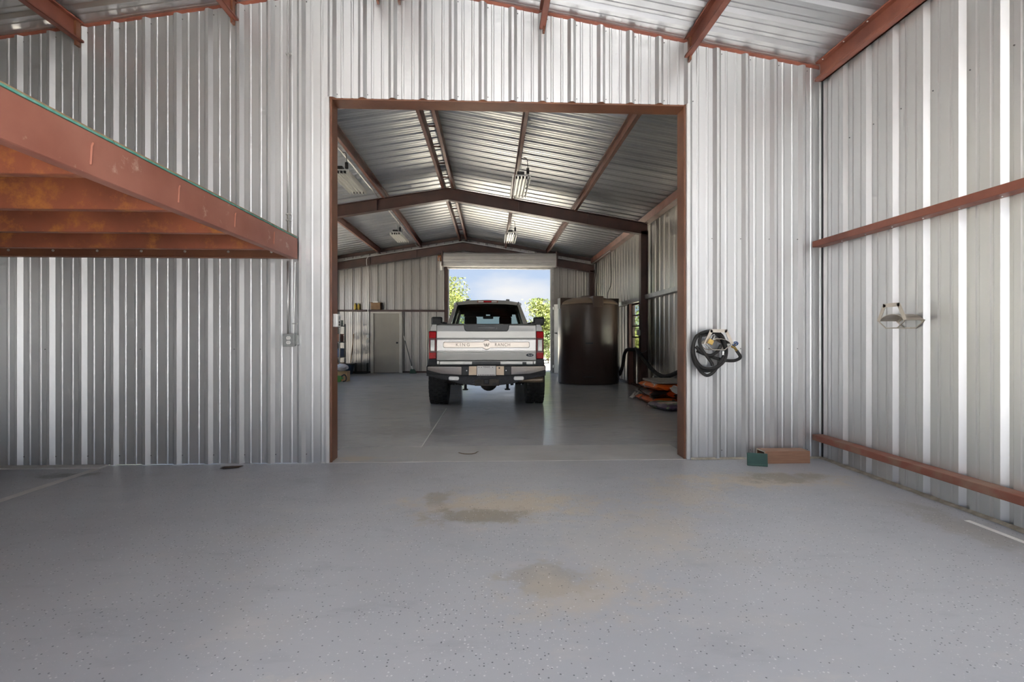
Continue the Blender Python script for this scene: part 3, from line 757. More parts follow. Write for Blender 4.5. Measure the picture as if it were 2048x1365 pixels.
el2 = [(0.745 + 0.062 * math.cos(a), 0.972 + 0.0235 * math.sin(a)) for a in np.linspace(0, 2 * math.pi, 28, endpoint=False)]
ov = MB().prism(el, 'y', -0.020, -0.008).build('oval_badge', mat('badge_rim', (0.08, 0.08, 0.09), 0.4, 0.3), tg)
MB().prism(el2, 'y', -0.022, -0.018).build('oval_field', mat('dark_badge_field', (0.012, 0.016, 0.03), 0.45, spec=0.25), ov)
text('badge_script', 'Ford', 0.036, PLATE, ov, (0.745, -0.0228, 0.972), sx=1.05, depth=0.0008, shear=0.3)

# --- rear bumper
bp_ = MB()
bp_.prism([(-1.0, 0.795), (1.0, 0.795), (1.0, 0.66), (0.50, 0.625), (-0.50, 0.625), (-1.0, 0.66)], 'y', -0.20, 0.02)
bp_ = bp_.build('bumper', BFRAME, tk, 0.008)
MB().box(-0.99, 0.99, -0.205, 0.02, 0.795, 0.806).build('bumper_top', BFRAME, bp_, 0.003)
for s in (-1, 1):
    q = [(s * 0.985, 0.785), (s * 0.415, 0.785), (s * 0.415, 0.648), (s * 0.985, 0.682)]
    vs = [(p[0], -0.190, p[1]) for p in q] + [(p[0], -0.218 + (0.011 if p[1] < 0.7 else 0.0) + (0.012 if abs(p[0]) > 0.9 else 0), p[1]) for p in q]
    MB().add(vs, [(0, 1, 2, 3), (4, 5, 6, 7), (0, 1, 5, 4), (1, 2, 6, 5), (2, 3, 7, 6), (3, 0, 4, 7)]).build('polished_panel', BMETAL, bp_, 0.003)
    MB().box(min(s * 0.30, s * 0.405), max(s * 0.30, s * 0.405), -0.207, -0.19, 0.648, 0.785).build('step_slot', BLACKP, bp_)
    MB().box(min(s * 0.165, s * 0.295), max(s * 0.165, s * 0.295), -0.213, -0.19, 0.642, 0.792).build('plate_mount', TANP, bp_, 0.003)
    MB().lathe([(0.010, -0.215), (0.010, -0.205)], (s * 0.33, 0, 0.72), 'y', 10).build('slot_bolt', STEEL, bp_)
MB().lathe([(0.014, -0.2155), (0.014, -0.205)], (0.215, 0, 0.762), 'y', 12).build('plate_hole', BLACKP, bp_)
low = [(-1.0, 0.655), (-0.5, 0.632), (0.5, 0.632), (1.0, 0.655), (1.0, 0.635), (0.58, 0.545), (0.46, 0.50), (0.20, 0.468), (-0.20, 0.468), (-0.46, 0.50), (-0.58, 0.545), (-1.0, 0.635)]
MB().prism(low, 'y', -0.196, -0.16).build('diamond_plate', DIAM, bp_, 0.004)
for s in (-1, 1):
    cx, cz = s * 0.545, 0.588
    oval = [(cx + (0.062 if abs(math.cos(a)) > 0 else 0) * (1 if math.cos(a) > 0 else -1) + 0.026 * math.cos(a), cz + 0.033 * math.sin(a)) for a in np.linspace(0.01, 2 * math.pi + 0.01, 24, endpoint=False)]
    lo_ = MB().prism(oval, 'y', -0.204, -0.19).build('oval_light', GREY_STEEL, bp_, 0.003)
    inn = [(cx + (p[0] - cx) * 0.88, cz + (p[1] - cz) * 0.78) for p in oval]
    MB().prism(inn, 'y', -0.207, -0.2).build('light_lens', CLEAR, lo_)
    for k in range(-3, 4): MB().box(cx + k * 0.020 - 0.004, cx + k * 0.020 + 0.004, -0.2095, -0.206, cz - 0.016, cz + 0.016).build('led_cell', STEEL, lo_)
hp = MB().box(-0.195, 0.215, -0.212, -0.19, 0.462, 0.572).build('hitch_plate', CHASS, bp_, 0.006)
mb = MB()
for (x0, x1, z0, z1) in ((-0.045, -0.032, 0.49, 0.578), (0.032, 0.045, 0.49, 0.578), (-0.032, 0.032, 0.49, 0.503), (-0.032, 0.032, 0.565, 0.578)): mb.box(x0, x1, -0.235, -0.10, z0, z1)
mb.build('hitch_receiver', BFRAME, hp, 0.002)
MB().box(-0.032, 0.032, -0.214, -0.21, 0.503, 0.565).build('receiver_hole', BLACKP, hp)
for s in (-1, 1):
    sl = [(s * 0.135 + (0.025 if math.cos(a) > 0 else -0.025) + 0.012 * math.cos(a), 0.494 + 0.012 * math.sin(a)) for a in np.linspace(0.01, 2 * math.pi + 0.01, 18, endpoint=False)]
    MB().prism(sl, 'y', -0.2135, -0.21).build('chain_slot', BLACKP, hp)
    mb = MB(); mb.cyl((s * 0.355, -0.12, 0.50), (s * 0.355, -0.12, 0.40), 0.025, 10); mb.cyl((s * 0.355, -0.12, 0.405), (s * 0.355, -0.12, 0.385), 0.048, 10)
    mb.build('tow_pin', BFRAME, bp_, smooth=False)
pl = MB().box(-0.158, 0.158, -0.2215, -0.214, 0.634, 0.798).build('licence_plate', PLATE, bp_, 0.004)
text('plate_text', 'TEXAS', 0.036, LETT, pl, (0, -0.222, 0.776), depth=0.0004, spacing=1.1)
for dx in (-0.125, -0.085, 0.105): MB().lathe([(0.007, -0.2235), (0.007, -0.221)], (dx, 0, 0.775), 'y', 8).build('plate_mark', LETT, pl)
fr_ = MB()
for k in range(10): fr_.box(-0.135 + k * 0.028, -0.135 + k * 0.028 + 0.016, -0.2235, -0.221, 0.640, 0.652)
o = fr_.build('plate_small_print', LETT, pl); o['kind'] = 'stuff'

# --- cab
cab = MB()
# lower body slab sides
cab.box(-0.985, 0.985, 2.14, 4.75, 0.70, 1.50)
cab = cab.build('cab_body', PAINT, tk, 0.05, seg=3)
def cab_sec(y, zt, wt, wb, zb=1.48): return [(-wb, y, zb), (-wt, y, zt), (wt, y, zt), (wb, y, zb)]
# rear wall of the greenhouse : frame around the back glass
ro = [(-0.905, 1.48), (-0.71, 1.99), (-0.66, 2.045), (-0.4, 2.085), (0, 2.098), (0.4, 2.085), (0.66, 2.045), (0.71, 1.99), (0.905, 1.48)]
wi_ = [(-0.80, 1.48), (-0.655, 1.965), (-0.635, 1.985), (-0.4, 2.005), (0, 2.012), (0.4, 2.005), (0.635, 1.985), (0.655, 1.965), (0.80, 1.48)]
yq = lambda z: 2.16 + (z - 1.48) * 0.22
mb = MB()
for i in range(len(ro) - 1):
    q = [ro[i], ro[i + 1], wi_[i + 1], wi_[i]]
    vs = [(p[0], yq(p[1]), p[1]) for p in q] + [(p[0], yq(p[1]) + 0.09, p[1]) for p in q]
    mb.add(vs, [(0, 1, 2, 3), (4, 5, 6, 7), (0, 1, 5, 4), (1, 2, 6, 5), (2, 3, 7, 6), (3, 0, 4, 7)])
mb.build('rear_pillar_frame', PAINT, cab)
MB().add([(p[0], yq(p[1]) + 0.03, p[1]) for p in wi_], [tuple(range(len(wi_)))]).build('rear_glass', GLASS, cab)
# roof shell, lofted forward
def roofline(y, dz, k): return [(x * k, y, z + dz) for x, z in ro[1:-1]]
secs = [roofline(yq(2.06), 0, 1.0), roofline(2.9, 0.03, 1.02), roofline(3.6, 0.015, 1.0), roofline(3.98, -0.04, 0.97)]
mb = MB(); m_ = len(secs[0]); vs = [p for s_ in secs for p in s_]; lowv = [(p[0] * 0.97, p[1], p[2] - 0.05) for p in vs]
fs = [(i * m_ + k, i * m_ + k + 1, (i + 1) * m_ + k + 1, (i + 1) * m_ + k) for i in range(3) for k in range(m_ - 1)]
mb.add(vs, fs); mb.build('roof', PAINT, cab, smooth=True)
MB().add(lowv, fs).build('headliner', CABIN, cab)
# side pillars, side glass, windscreen
for s in (-1, 1):
    mb = MB()
    mb.tube([(s * 0.69, 3.98, 1.97), (s * 0.88, 4.72, 1.48)], 0.045, 8); mb.tube([(s * 0.705, 3.2, 2.01), (s * 0.90, 3.25, 1.48)], 0.04, 8)
    mb.tube([(s * 0.70, 2.28, 2.0), (s * 0.71, 3.2, 2.02), (s * 0.69, 3.98, 1.97)], 0.04, 8)
    mb.build('side_pillars', PAINT, cab)
    MB().add([(s * 0.90, 2.3, 1.48), (s * 0.71, 2.32, 1.98), (s * 0.69, 3.98, 1.95), (s * 0.88, 4.70, 1.48)], [(0, 1, 2, 3)]).build('side_glass', GLASS, cab)
    # mirror
    mi = MB().box(min(s * 1.14, s * 1.42), max(s * 1.14, s * 1.42), 3.95, 4.12, 1.585, 1.80).build('side_mirror', TRIMB, cab, 0.045, seg=3)
    MB().cyl((s * 0.96, 4.08, 1.62), (s * 1.2, 4.05, 1.66), 0.03, 8).build('mirror_arm', TRIMB, mi)
    MB().box(min(s * 0.93, s * 0.99), max(s * 0.93, s * 0.99), 2.16, 4.6, 0.52, 0.60).build('running_board', TRIMB, cab, 0.01)
MB().add([(-0.86, 4.70, 1.48), (-0.66, 4.02, 1.88), (0.66, 4.02, 1.88), (0.86, 4.70, 1.48)], [(0, 1, 2, 3)]).build('windscreen', GLASSF, cab)
# brake light bar and roof bits
br = MB().box(-0.225, 0.225, 2.262, 2.30, 2.036, 2.078).build('high_brake_light', mat('amber_brown_lens', (0.25, 0.09, 0.06), 0.2), cab, 0.008)
MB().box(-0.08, 0.08, 2.256, 2.275, 2.042, 2.072).build('red_lens', REDL, br, 0.003)
for s in (-1, 1):
    MB().box(min(s * 0.09, s * 0.20), max(s * 0.09, s * 0.20), 2.257, 2.275, 2.045, 2.068).build('cargo_lens', CLEAR, br, 0.003)
    MB().box(s * 0.455 - 0.04, s * 0.455 + 0.04, 2.75, 2.90, 2.095, 2.15).build('roof_marker', TRIMB, cab, 0.012)
    MB().prism([(s * 0.655, 1.975), (s * 0.69, 2.045), (s * 0.665, 2.06), (s * 0.635, 1.985)], 'y', 2.255, 2.275).build('pillar_seal', TRIMB, cab)
# cabin interior
MB().box(-0.85, 0.85, 2.25, 4.5, 0.75, 0.85).build('cabin_floor', CABIN, cab)
MB().box(-0.86, 0.86, 4.25, 4.7, 1.15, 1.45).build('dashboard', CABIN, cab, 0.05)
for x in (-0.42, 0.42):
    MB().box(x - 0.27, x + 0.27, 3.45, 3.62, 0.85, 1.56).build('front_seat', CABIN, cab, 0.06)
    MB().box(x - 0.15, x + 0.15, 3.48, 3.58, 1.57, 1.80).build('headrest', CABIN, cab, 0.05)
MB().box(-0.80, 0.80, 2.42, 2.58, 0.85, 1.43).build('rear_seat', CABIN, cab, 0.05)
MB().box(-0.13, 0.13, 3.98, 4.02, 1.75, 1.83).build('inside_mirror', TRIMB, cab, 0.02)
MB().box(-0.70, 0.70, 3.90, 4.01, 1.86, 2.05).build('visor_header', CABIN, cab, 0.01)
for s_ in (-1, 1):
    MB().box(min(s_ * 0.05, s_ * 0.60), max(s_ * 0.05, s_ * 0.60), 3.86, 3.90, 1.80, 1.93).build('sun_visor', CABIN, cab, 0.01)
    MB().add([(s_ * 0.83, 2.35, 1.45), (s_ * 0.67, 2.38, 1.96), (s_ * 0.68, 3.3, 1.99), (s_ * 0.84, 3.3, 1.45)], [(0, 1, 2, 3)]).build('side_window_blackout', CABIN, cab)  # dark sheet over the side glass, added to darken the cab sides
    MB().add([(s_ * 0.83, 3.15, 1.45), (s_ * 0.67, 3.15, 1.97), (s_ * 0.67, 3.35, 1.97), (s_ * 0.83, 3.35, 1.45)], [(0, 1, 2, 3)]).build('door_pillar_lining', CABIN, cab)
# bonnet and front
MB().prism([(4.70, 0.70), (4.70, 1.48), (5.9, 1.40), (6.12, 1.30), (6.15, 0.70)], 'x', -0.93, 0.93).build('bonnet', PAINT, tk, 0.06, seg=3)
for s in (-1, 1):
    poly = [(4.6, 0.72), (4.6, 1.36), (5.9, 1.30), (6.05, 1.15), (6.05, 0.72), (AX_F + 0.56, 0.72)] + arch(AX_F, 0.72, 0.54) + [(AX_F - 0.56, 0.72)]
    MB().prism(poly, 'x', s * 0.90, s * 1.0).build('front_wing', PAINT, tk, 0.02)
    MB().box(min(s * 0.62, s * 0.92), max(s * 0.62, s * 0.92), 6.10, 6.18, 0.95, 1.25).build('headlight', CLEAR, tk, 0.02)
MB().box(-0.62, 0.62, 6.12, 6.18, 0.82, 1.28).build('grille', TRIMB, tk, 0.02)
MB().box(-0.98, 0.98, 6.10, 6.32, 0.50, 0.78).build('front_bumper', CHROME, tk, 0.04)

# --- wheels
def wheel(x, y):
    w = MB(); Rr = 0.44; hw = 0.175
    w.lathe([(0.24, -hw + 0.03), (0.36, -hw), (0.405, -hw + 0.01), (0.425, -hw + 0.045), (0.425, hw - 0.045), (0.405, hw - 0.01), (0.36, hw), (0.24, hw - 0.03)], (x, y, Rr), 'x', 36, close=True)
    nb = 30
    for k in range(nb):
        a = 2 * math.pi * k / nb
        for j, (c0, hw_, off) in enumerate(((-0.125, 0.040, 0), (-0.042, 0.030, 0.5), (0.042, 0.030, 0.0), (0.125, 0.040, 0.5))):
            an = a + off * 2 * math.pi / nb
            rad = Vector((0, math.cos(an), math.sin(an))); tan = Vector((0, -math.sin(an), math.cos(an)))
            w.obox(Vector((x + c0, y, Rr)) + rad * 0.4315, (1, 0.0, 0), tan, rad, hw_, 0.029, 0.0085)
    return w
for (x, y) in ((-0.915, AX_R), (0.915, AX_R), (-0.90, AX_F), (0.90, AX_F)):
    s = 1 if x > 0 else -1
    t_ = wheel(x, y).build('tyre', BLACKR, tk)
    MB().lathe([(0.05, s * 0.05), (0.10, s * 0.11), (0.20, s * 0.08), (0.245, s * 0.13), (0.26, s * 0.14), (0.26, -s * 0.14), (0.22, -s * 0.12)], (x, y, 0.44), 'x', 24).build('rim', RIM, t_, smooth=False)
# --- underbody
MB().cyl((-0.78, AX_R, 0.44), (0.78, AX_R, 0.44), 0.055, 12).build('rear_axle', CHASS, tk)
MB().lathe([(0.02, -0.2), (0.12, -0.16), (0.175, -0.05), (0.175, 0.05), (0.12, 0.16), (0.02, 0.2)], (0.03, AX_R - 0.05, 0.42), 'y', 18).build('differential', CHASS, tk, smooth=True)
for s in (-1, 1):
    MB().box(s * 0.52 - 0.04, s * 0.52 + 0.04, 0.05, 4.9, 0.60, 0.74).build('frame_rail', CHASS, tk, 0.008)
    mb = MB(); mb.tube(smooth_path([(s * 0.60, 0.25, 0.60), (s * 0.60, 0.7, 0.53), (s * 0.60, AX_R, 0.50), (s * 0.60, 1.8, 0.56)], 5), 0.03, 6); mb.build('leaf_spring', CHASS, tk)
    MB().cyl((s * 0.48, AX_R - 0.15, 0.36), (s * 0.44, AX_R - 0.10, 0.70), 0.032, 10).build('shock_absorber', CHASS, tk)
MB().tube(smooth_path([(0.45, 2.2, 0.56), (0.46, 1.0, 0.60), (0.52, 0.40, 0.545), (0.72, 0.22, 0.53), (1.0, 0.20, 0.53)], 6), 0.052, 14).build('exhaust_pipe', EXH, tk, smooth=True)
MB().box(-0.4, 0.4, 2.2, 4.8, 0.42, 0.6).build('fuel_tank', CHASS, tk, 0.05)
tk.location = (TX, TY, 0)

# ================================================================== water tank
TKM = mat('black_brown_poly_tank', (0.055, 0.035, 0.026), 0.33, 0.0, (0.070, 0.046, 0.035), 1.5, 5, bump=0.10, bscale=2.2, rvar=0.04)
TKL = mat('light_tan_tank_dome', (0.19, 0.13, 0.085), 0.5, 0.0, (0.22, 0.15, 0.10), 2.0, 5)  # dome a lighter tan than the tank body
CX, CY, RR = 2.764, 14.19, 0.86
wt_ = thing('water_tank', (CX, CY, 0), 'tall dark brown plastic water tank with four lifting lugs', 'tank')
prof = [(0.83, 0.0), (RR, 0.03), (RR, 2.16), (0.852, 2.19), (0.835, 2.21)]
MB().lathe(prof, (CX, CY, 0), 'z', 64).build('tank_body', TKM, wt_, smooth=True)
dome = [(0.832, 2.211)] + [(0.832 * math.cos(a), 2.21 + 0.23 * math.sin(a)) for a in np.linspace(0.1, 1.45, 10)]
MB().lathe(dome, (CX, CY, 0), 'z', 48).build('tank_dome', TKL, wt_, smooth=True)
MB().lathe([(0.20, 2.42), (0.22, 2.43), (0.22, 2.45), (0.20, 2.47), (0.05, 2.48)], (CX, CY, 0), 'z', 24).build('tank_lid', TKM, wt_)
aim = math.atan2(-CY, -CX)
for k in range(4):
    a = aim + R(18) + k * math.pi / 2
    d = Vector((math.cos(a), math.sin(a), 0)); tn = Vector((-d.y, d.x, 0)); c = Vector((CX, CY, 0))
    hw = 0.145; mb = MB()
    sec = [(RR + 0.004, 2.10), (RR + 0.004, 2.40), (0.40, 2.40), (0.62, 2.25)]
    vs = [c + d * p[0] + tn * q + Vector((0, 0, p[1])) for q in (-hw, hw) for p in sec]
    mb.add(vs, [(0, 1, 2, 3), (4, 5, 6, 7), (0, 1, 5, 4), (1, 2, 6, 5), (2, 3, 7, 6), (3, 0, 4, 7)])
    mb.build('lifting_lug', TKM, wt_, 0.012)
d = Vector((math.cos(aim + R(2)), math.sin(aim + R(2)), 0)); p = Vector((CX, CY, 0)) + d * (RR + 0.001)
MB().obox(p + Vector((0, 0, 1.13)), (-d.y, d.x, 0), d, (0, 0, 1), 0.10, 0.006, 0.02).build('moulded_mark', BLACKP, wt_, 0.004)
MB().obox(p + Vector((0, 0, 0.22)), (-d.y, d.x, 0), d, (0, 0, 1), 0.16, 0.004, 0.006).build('moulded_line', BLACKP, wt_)

# black suction hose draped along the wall
hz = smooth_path([(3.66, 14.16, 0.22), (3.675, 13.98, 0.40), (3.66, 13.75, 0.60), (3.63, 13.5, 0.85), (3.63, 13.25, 0.955), (3.60, 12.7, 0.97), (3.54, 12.1, 0.985), (3.50, 11.85, 0.96), (3.56, 11.5, 0.75), (3.64, 11.1, 0.53), (3.68, 10.75, 0.45), (3.68, 10.3, 0.47), (3.68, 9.7, 0.60), (3.70, 9.1, 0.78), (3.70, 8.6, 0.98), (3.72, 8.2, 1.10), (3.80, 8.0, 1.14), (3.87, 7.95, 1.15)], 8)
mb = MB(); mb.tube(hz, 0.045, 12)
sh = thing('suction_hose', (3.6, 12.0, 0), 'thick black hose sagging along the right wall beside the tank', 'hose')
mb.build('hose', BLACKR, sh, smooth=True)
for i in (60, 92):
    p = Vector(hz[min(i, len(hz) - 1)]); MB().tube([p + Vector((0, 0, 0.045)), p + Vector((0.10, 0, 0.07)), p + Vector((0.14, 0, 0.10))], 0.006, 5).build('hanging_wire', STEEL, sh)

# tall white door leaf behind the tank
dl = thing('door_leaf', (2.33, 18.0, 0), 'tall white door leaf standing open behind the tank', 'door')
DWH = mat('white_door_paint', (0.75, 0.74, 0.71), 0.45, 0, (0.70, 0.69, 0.66), 3)
a0, a1 = Vector((2.275, 18.0, 0)), Vector((2.90, 17.2, 0)); dd = (a1 - a0).normalized(); nnn = Vector((dd.y, -dd.x, 0))
MB().obox((a0 + a1) / 2 + Vector((0, 0, 1.25)), dd, nnn, (0, 0, 1), (a1 - a0).length / 2, 0.022, 1.235).build('leaf', DWH, dl, 0.004)
MB().obox(a0 + dd * 0.10 - nnn * 0.0 + Vector((0, 0, 1.45)), dd, nnn, (0, 0, 1), 0.05, 0.05, 0.022).build('latch_handle', BLACKP, dl, 0.006)
for z in (0.25, 2.35): MB().obox(a0 + Vector((-0.02, 0, z)), dd, nnn, (0, 0, 1), 0.03, 0.03, 0.05).build('hinge', STEEL, dl)

# ================================================================== roll-up door at the far wall
SLAT = mat('grey_roller_curtain', (0.55, 0.53, 0.50), 0.4, 0.2, (0.48, 0.46, 0.44), 3)
ru = thing('rolling_door', (0.3, YF - 0.45, RDZ), 'pale grey roll-up door coiled above the far opening', 'door')
prof = []
zc0, rc = 4.07, 0.25; nseg = 40
mb = MB(); ring = []
for k in range(nseg):
    a = 2 * math.pi * k / nseg
    ring.append((rc - (0.018 if k % 4 == 0 else 0.0)))
vs = []; fs = []
for x in (-1.70, 2.30):
    for k in range(nseg):
        a = 2 * math.pi * k / nseg; vs.append((x, YF - 0.66 + ring[k] * math.cos(a), zc0 + ring[k] * math.sin(a)))
fs = [(k, (k + 1) % nseg, nseg + (k + 1) % nseg, nseg + k) for k in range(nseg)] + [tuple(range(nseg)), tuple(range(nseg, 2 * nseg))]
mb.add(vs, fs); mb.build('coil', SLAT, ru)
for k in range(2):
    MB().box(-1.62, 2.22, YF - 0.27, YF - 0.23, RDZ + 0.05 + k * 0.10, RDZ + 0.14 + k * 0.10).build('slat', SLAT, ru, 0.012)
MB().box(-1.60, 2.20, YF - 0.285, YF - 0.225, RDZ - 0.005, RDZ + 0.045).build('bottom_bar', GREY_STEEL, ru, 0.004)
for x in (-1.76, 2.305): MB().box(x, x + 0.05, YF - 0.90, YF - 0.40, 3.82, 4.36).build('side_bracket', BRN, ru, 0.01)
mb = MB(); mb.lathe([(0.11, -1.92), (0.11, -1.80)], (0, YF - 0.5, 4.15), 'x', 18); mb.build('chain_wheel', mat('rusty_wheel', (0.28, 0.11, 0.04), 0.6), ru)
mb = MB(); mb.tube([(-1.86, YF - 0.61, 4.15), (-1.86, YF - 0.6, 3.55)], 0.02, 6); mb.build('pull_chain', STEEL, ru)
MB().box(-1.84, -1.76, YF - 0.62, YF - 0.52, 3.70, 3.98).build('gear_cover', WHITEP, ru, 0.01)

# walk door in the far wall
d2 = struct('door_2', (-3.87, YF - 0.1, 0), 'beige steel walk door with pale frame in the far wall')
BEI = mat('beige_door_paint', (0.36, 0.335, 0.285), 0.5, 0, (0.33, 0.305, 0.26), 2)
BEIF = mat('pale_door_frame', (0.56, 0.54, 0.49), 0.5)
MB().box(-4.285, -3.37, YF - 0.115, YF - 0.07, 0.01, 2.17).build('door_slab', BEI, d2, 0.004)
for x in (-4.40, -3.365): MB().box(x, x + 0.11, YF - 0.165, YF - 0.02, 0, 2.17).build('frame_side', BEIF, d2, 0.005)
MB().box(-4.40, -3.255, YF - 0.165, YF - 0.02, 2.172, 2.238).build('frame_head', BEIF, d2, 0.005)
MB().lathe([(0.030, YF - 0.116), (0.030, YF - 0.128), (0.012, YF - 0.13), (0.012, YF - 0.16), (0.03, YF - 0.17), (0.032, YF - 0.195), (0.015, YF - 0.205)], (-3.44, 0, 1.10), 'y', 14).build('door_knob', BLACKP, d2, smooth=True)

# ================================================================== ceiling lamps
LAMPW = mat('white_lamp_reflector', (0.74, 0.73, 0.70), 0.3, 0.3)
TUBE = mat('fluorescent_tube', (0.85, 0.84, 0.80), 0.3, 0.0, emis=(1.0, 0.97, 0.92), estr=0.0)
TUBE_N = mat('added_lamp_tube', (0.85, 0.84, 0.80), 0.3, 0.0, emis=(1.0, 0.98, 0.95), estr=0.0)  # tubes of the added near-bay lamps
def lamp(x, y, z, label, tube_mat, group, roof):
    t = thing('hanging_lamp', (0, 0, 0), label, 'lamp', group)
    MB().box(-0.115, 0.115, 0.02, 1.24, 0.055, 0.085).build('lamp_tray', LAMPW, t, 0.004)
    for k in range(6):
        xx = -0.155 + k * 0.062
        MB().prism([(xx - 0.014, 0.06), (xx - 0.003, -0.012), (xx + 0.003, -0.012), (xx + 0.014, 0.06)], 'y', 0.0, 1.26).build('reflector_fin', LAMPW, t)
    for k in range(4):
        xx = -0.093 + k * 0.062
        tb = MB(); tb.cyl((xx, 0.04, 0.025), (xx, 1.22, 0.025), 0.0125, 10); tb = tb.build("lamp_tube", tube_mat, t, smooth=True)
        for yy in (0.0, 1.22): MB().box(xx - 0.016, xx + 0.016, yy, yy + 0.04, 0.005, 0.05).build('tube_socket', BLACKP, t)
    MB().box(-0.08, 0.05, 0.0, 0.12, 0.09, 0.135).build('ballast', BLACKP, t, 0.004)
    hz_ = roof(x) - 0.2 - z
    for yy in (0.10, 1.14):
        MB().cyl((0.0, yy, 0.085), (0.0, yy, hz_ + 0.01), 0.004, 5).build('hanger_wire', STEEL, t)
    MB().box(0.09, 0.14, 0.02, 0.07, 0.10, 0.21).build('power_plug', BLACKP, t, 0.006)
    MB().tube(smooth_path([(0.115, 0.05, 0.20), (0.10, 0.05, hz_ * 0.9), (0.04, 0.06, hz_ - 0.01)], 4), 0.006, 6).build('power_cord', BLACKR, t)
    if tube_mat is TUBE_N:  # area light of the added near-bay lamps, brightens the floor
        d = bpy.data.lights.new('added_fill_light', 'AREA'); d.shape = 'RECTANGLE'; d.size = 0.30; d.size_y = 1.2; d.energy = 26; d.color = (1.0, 0.98, 0.95)
        o = bpy.data.objects.new('added_fill_light', d); o.location = (0, 0.62, -0.02); COL.objects.link(o); o.parent = t
    t.location = (x, y, z)
    return t
G1 = 'four-tube lamps hung from the inner purlins'
WI = TUBE; WN = TUBE_N
lamp(-2.68, 8.93, 4.17, 'four-tube hanging lamp at left above the near floor of the inner bay', WI, G1, roof_i)
lamp(0.55, 9.10, 4.17, 'four-tube hanging lamp above the truck, in front of the middle frame', WI, G1, roof_i)
lamp(-2.68, 14.1, 4.17, 'four-tube hanging lamp at left beyond the middle frame', WI, G1, roof_i)
lamp(0.55, 14.0, 4.17, 'four-tube hanging lamp near the roll-up door beyond the middle frame', WI, G1, roof_i)
G2 = 'added unseen lamps that brighten the near bay'  # out of view, put in to lift the near floor
lamp(-2.58, 0.1, 4.15, 'added unseen four-tube lamp over the mezzanine side of the near bay', WN, G2, roof_n)
lamp(0.55, 0.1, 4.25, 'added unseen four-tube lamp over the middle of the near bay', WN, G2, roof_n)
lamp(2.055, 0.1, 4.0, 'added unseen four-tube lamp over the right side of the near bay', WN, G2, roof_n)

# ================================================================== near wall fittings
yw = YB - 0.035
cond = thing('conduit', (-2.0, YB, 0), 'thin metal conduit running down the partition wall past the platform', 'conduit')
p0 = wp(583, 5, yw); p1 = wp(577, 480, yw)
xc = -2.03
mb = MB(); mb.tube(smooth_path([(xc + 0.16, yw - 0.015, 4.70), (xc + 0.06, yw - 0.015, 4.70), (xc + 0.012, yw - 0.015, 4.66), (xc, yw - 0.015, 4.58)], 5) + [(xc, yw - 0.015, 3.5), (xc, yw - 0.015, 2.30)], 0.010, 8)
mb.build('conduit_pipe', STEEL, cond, smooth=True)
MB().cyl((xc, yw - 0.015, 2.03), (xc, yw - 0.015, 1.30), 0.010, 8).build('conduit_pipe', STEEL, cond, smooth=True)
MB().cyl((xc + 0.068, yw - 0.012, 2.02), (xc + 0.052, yw - 0.015, 1.30), 0.006, 6).build('conduit_cable', STEEL, cond)
for z in (4.1, 2.5, 2.44): MB().box(xc - 0.02, xc + 0.035, yw - 0.028, yw + 0.002, z - 0.008, z + 0.008).build('conduit_clip', STEEL, cond, 0.002)
MB().box(xc + 0.04, xc + 0.085, yw - 0.02, yw + 0.002, 1.40, 1.412).build('conduit_clip', STEEL, cond)
ob = thing('outlet_box', (-1.99, YB, 1.18), 'grey metal double socket box on the partition wall', 'outlet')
MB().box(-2.060, -1.955, yw - 0.055, yw + 0.002, 1.18, 1.30).build('box_body', BOXGREY, ob, 0.006)
MB().box(-2.066, -1.949, yw - 0.060, yw - 0.054, 1.176, 1.304).build('cover_plate', BOXGREY, ob, 0.004)
for z in (1.217, 1.262):
    rr = [(-2.008 + 0.021 * math.cos(a), z + max(-0.016, min(0.016, 0.021 * math.sin(a)))) for a in np.linspace(0, 2 * math.pi, 20, endpoint=False)]
    so_ = MB().prism(rr, 'y', yw - 0.064, yw - 0.058).build('socket_face', WHITEP, ob)
    for dx in (-0.007, 0.007): MB().box(-2.008 + dx - 0.0015, -2.008 + dx + 0.0015, yw - 0.0655, yw - 0.063, z - 0.001, z + 0.008).build('socket_slot', BLACKP, so_)
MB().box(-1.949, -1.925, yw - 0.05, yw + 0.002, 1.19, 1.295).build('side_bracket', BOXGREY, ob, 0.002)
sw = thing('switch_box', (OX0, 5.24, 1.37), 'silver switch box on the left jamb of the big opening', 'switch')
MB().box(OX0 + 0.001, OX0 + 0.045, 5.175, 5.285, 1.375, 1.51).build('box_body', STEEL, sw, 0.004)
MB().box(OX0 + 0.045, OX0 + 0.050, 5.18, 5.28, 1.38, 1.505).build('cover_plate', WHITEP, sw, 0.002)
for z in (1.40, 1.425): MB().lathe([(0.012, 0), (0.012, 0.006)], (OX0 + 0.05, 5.225, z), 'x', 10).build('socket_hole', BLACKP, sw)
MB().box(OX0 + 0.05, OX0 + 0.056, 5.215, 5.24, 1.455, 1.485).build('switch_lever', BOXGREY, sw, 0.002)

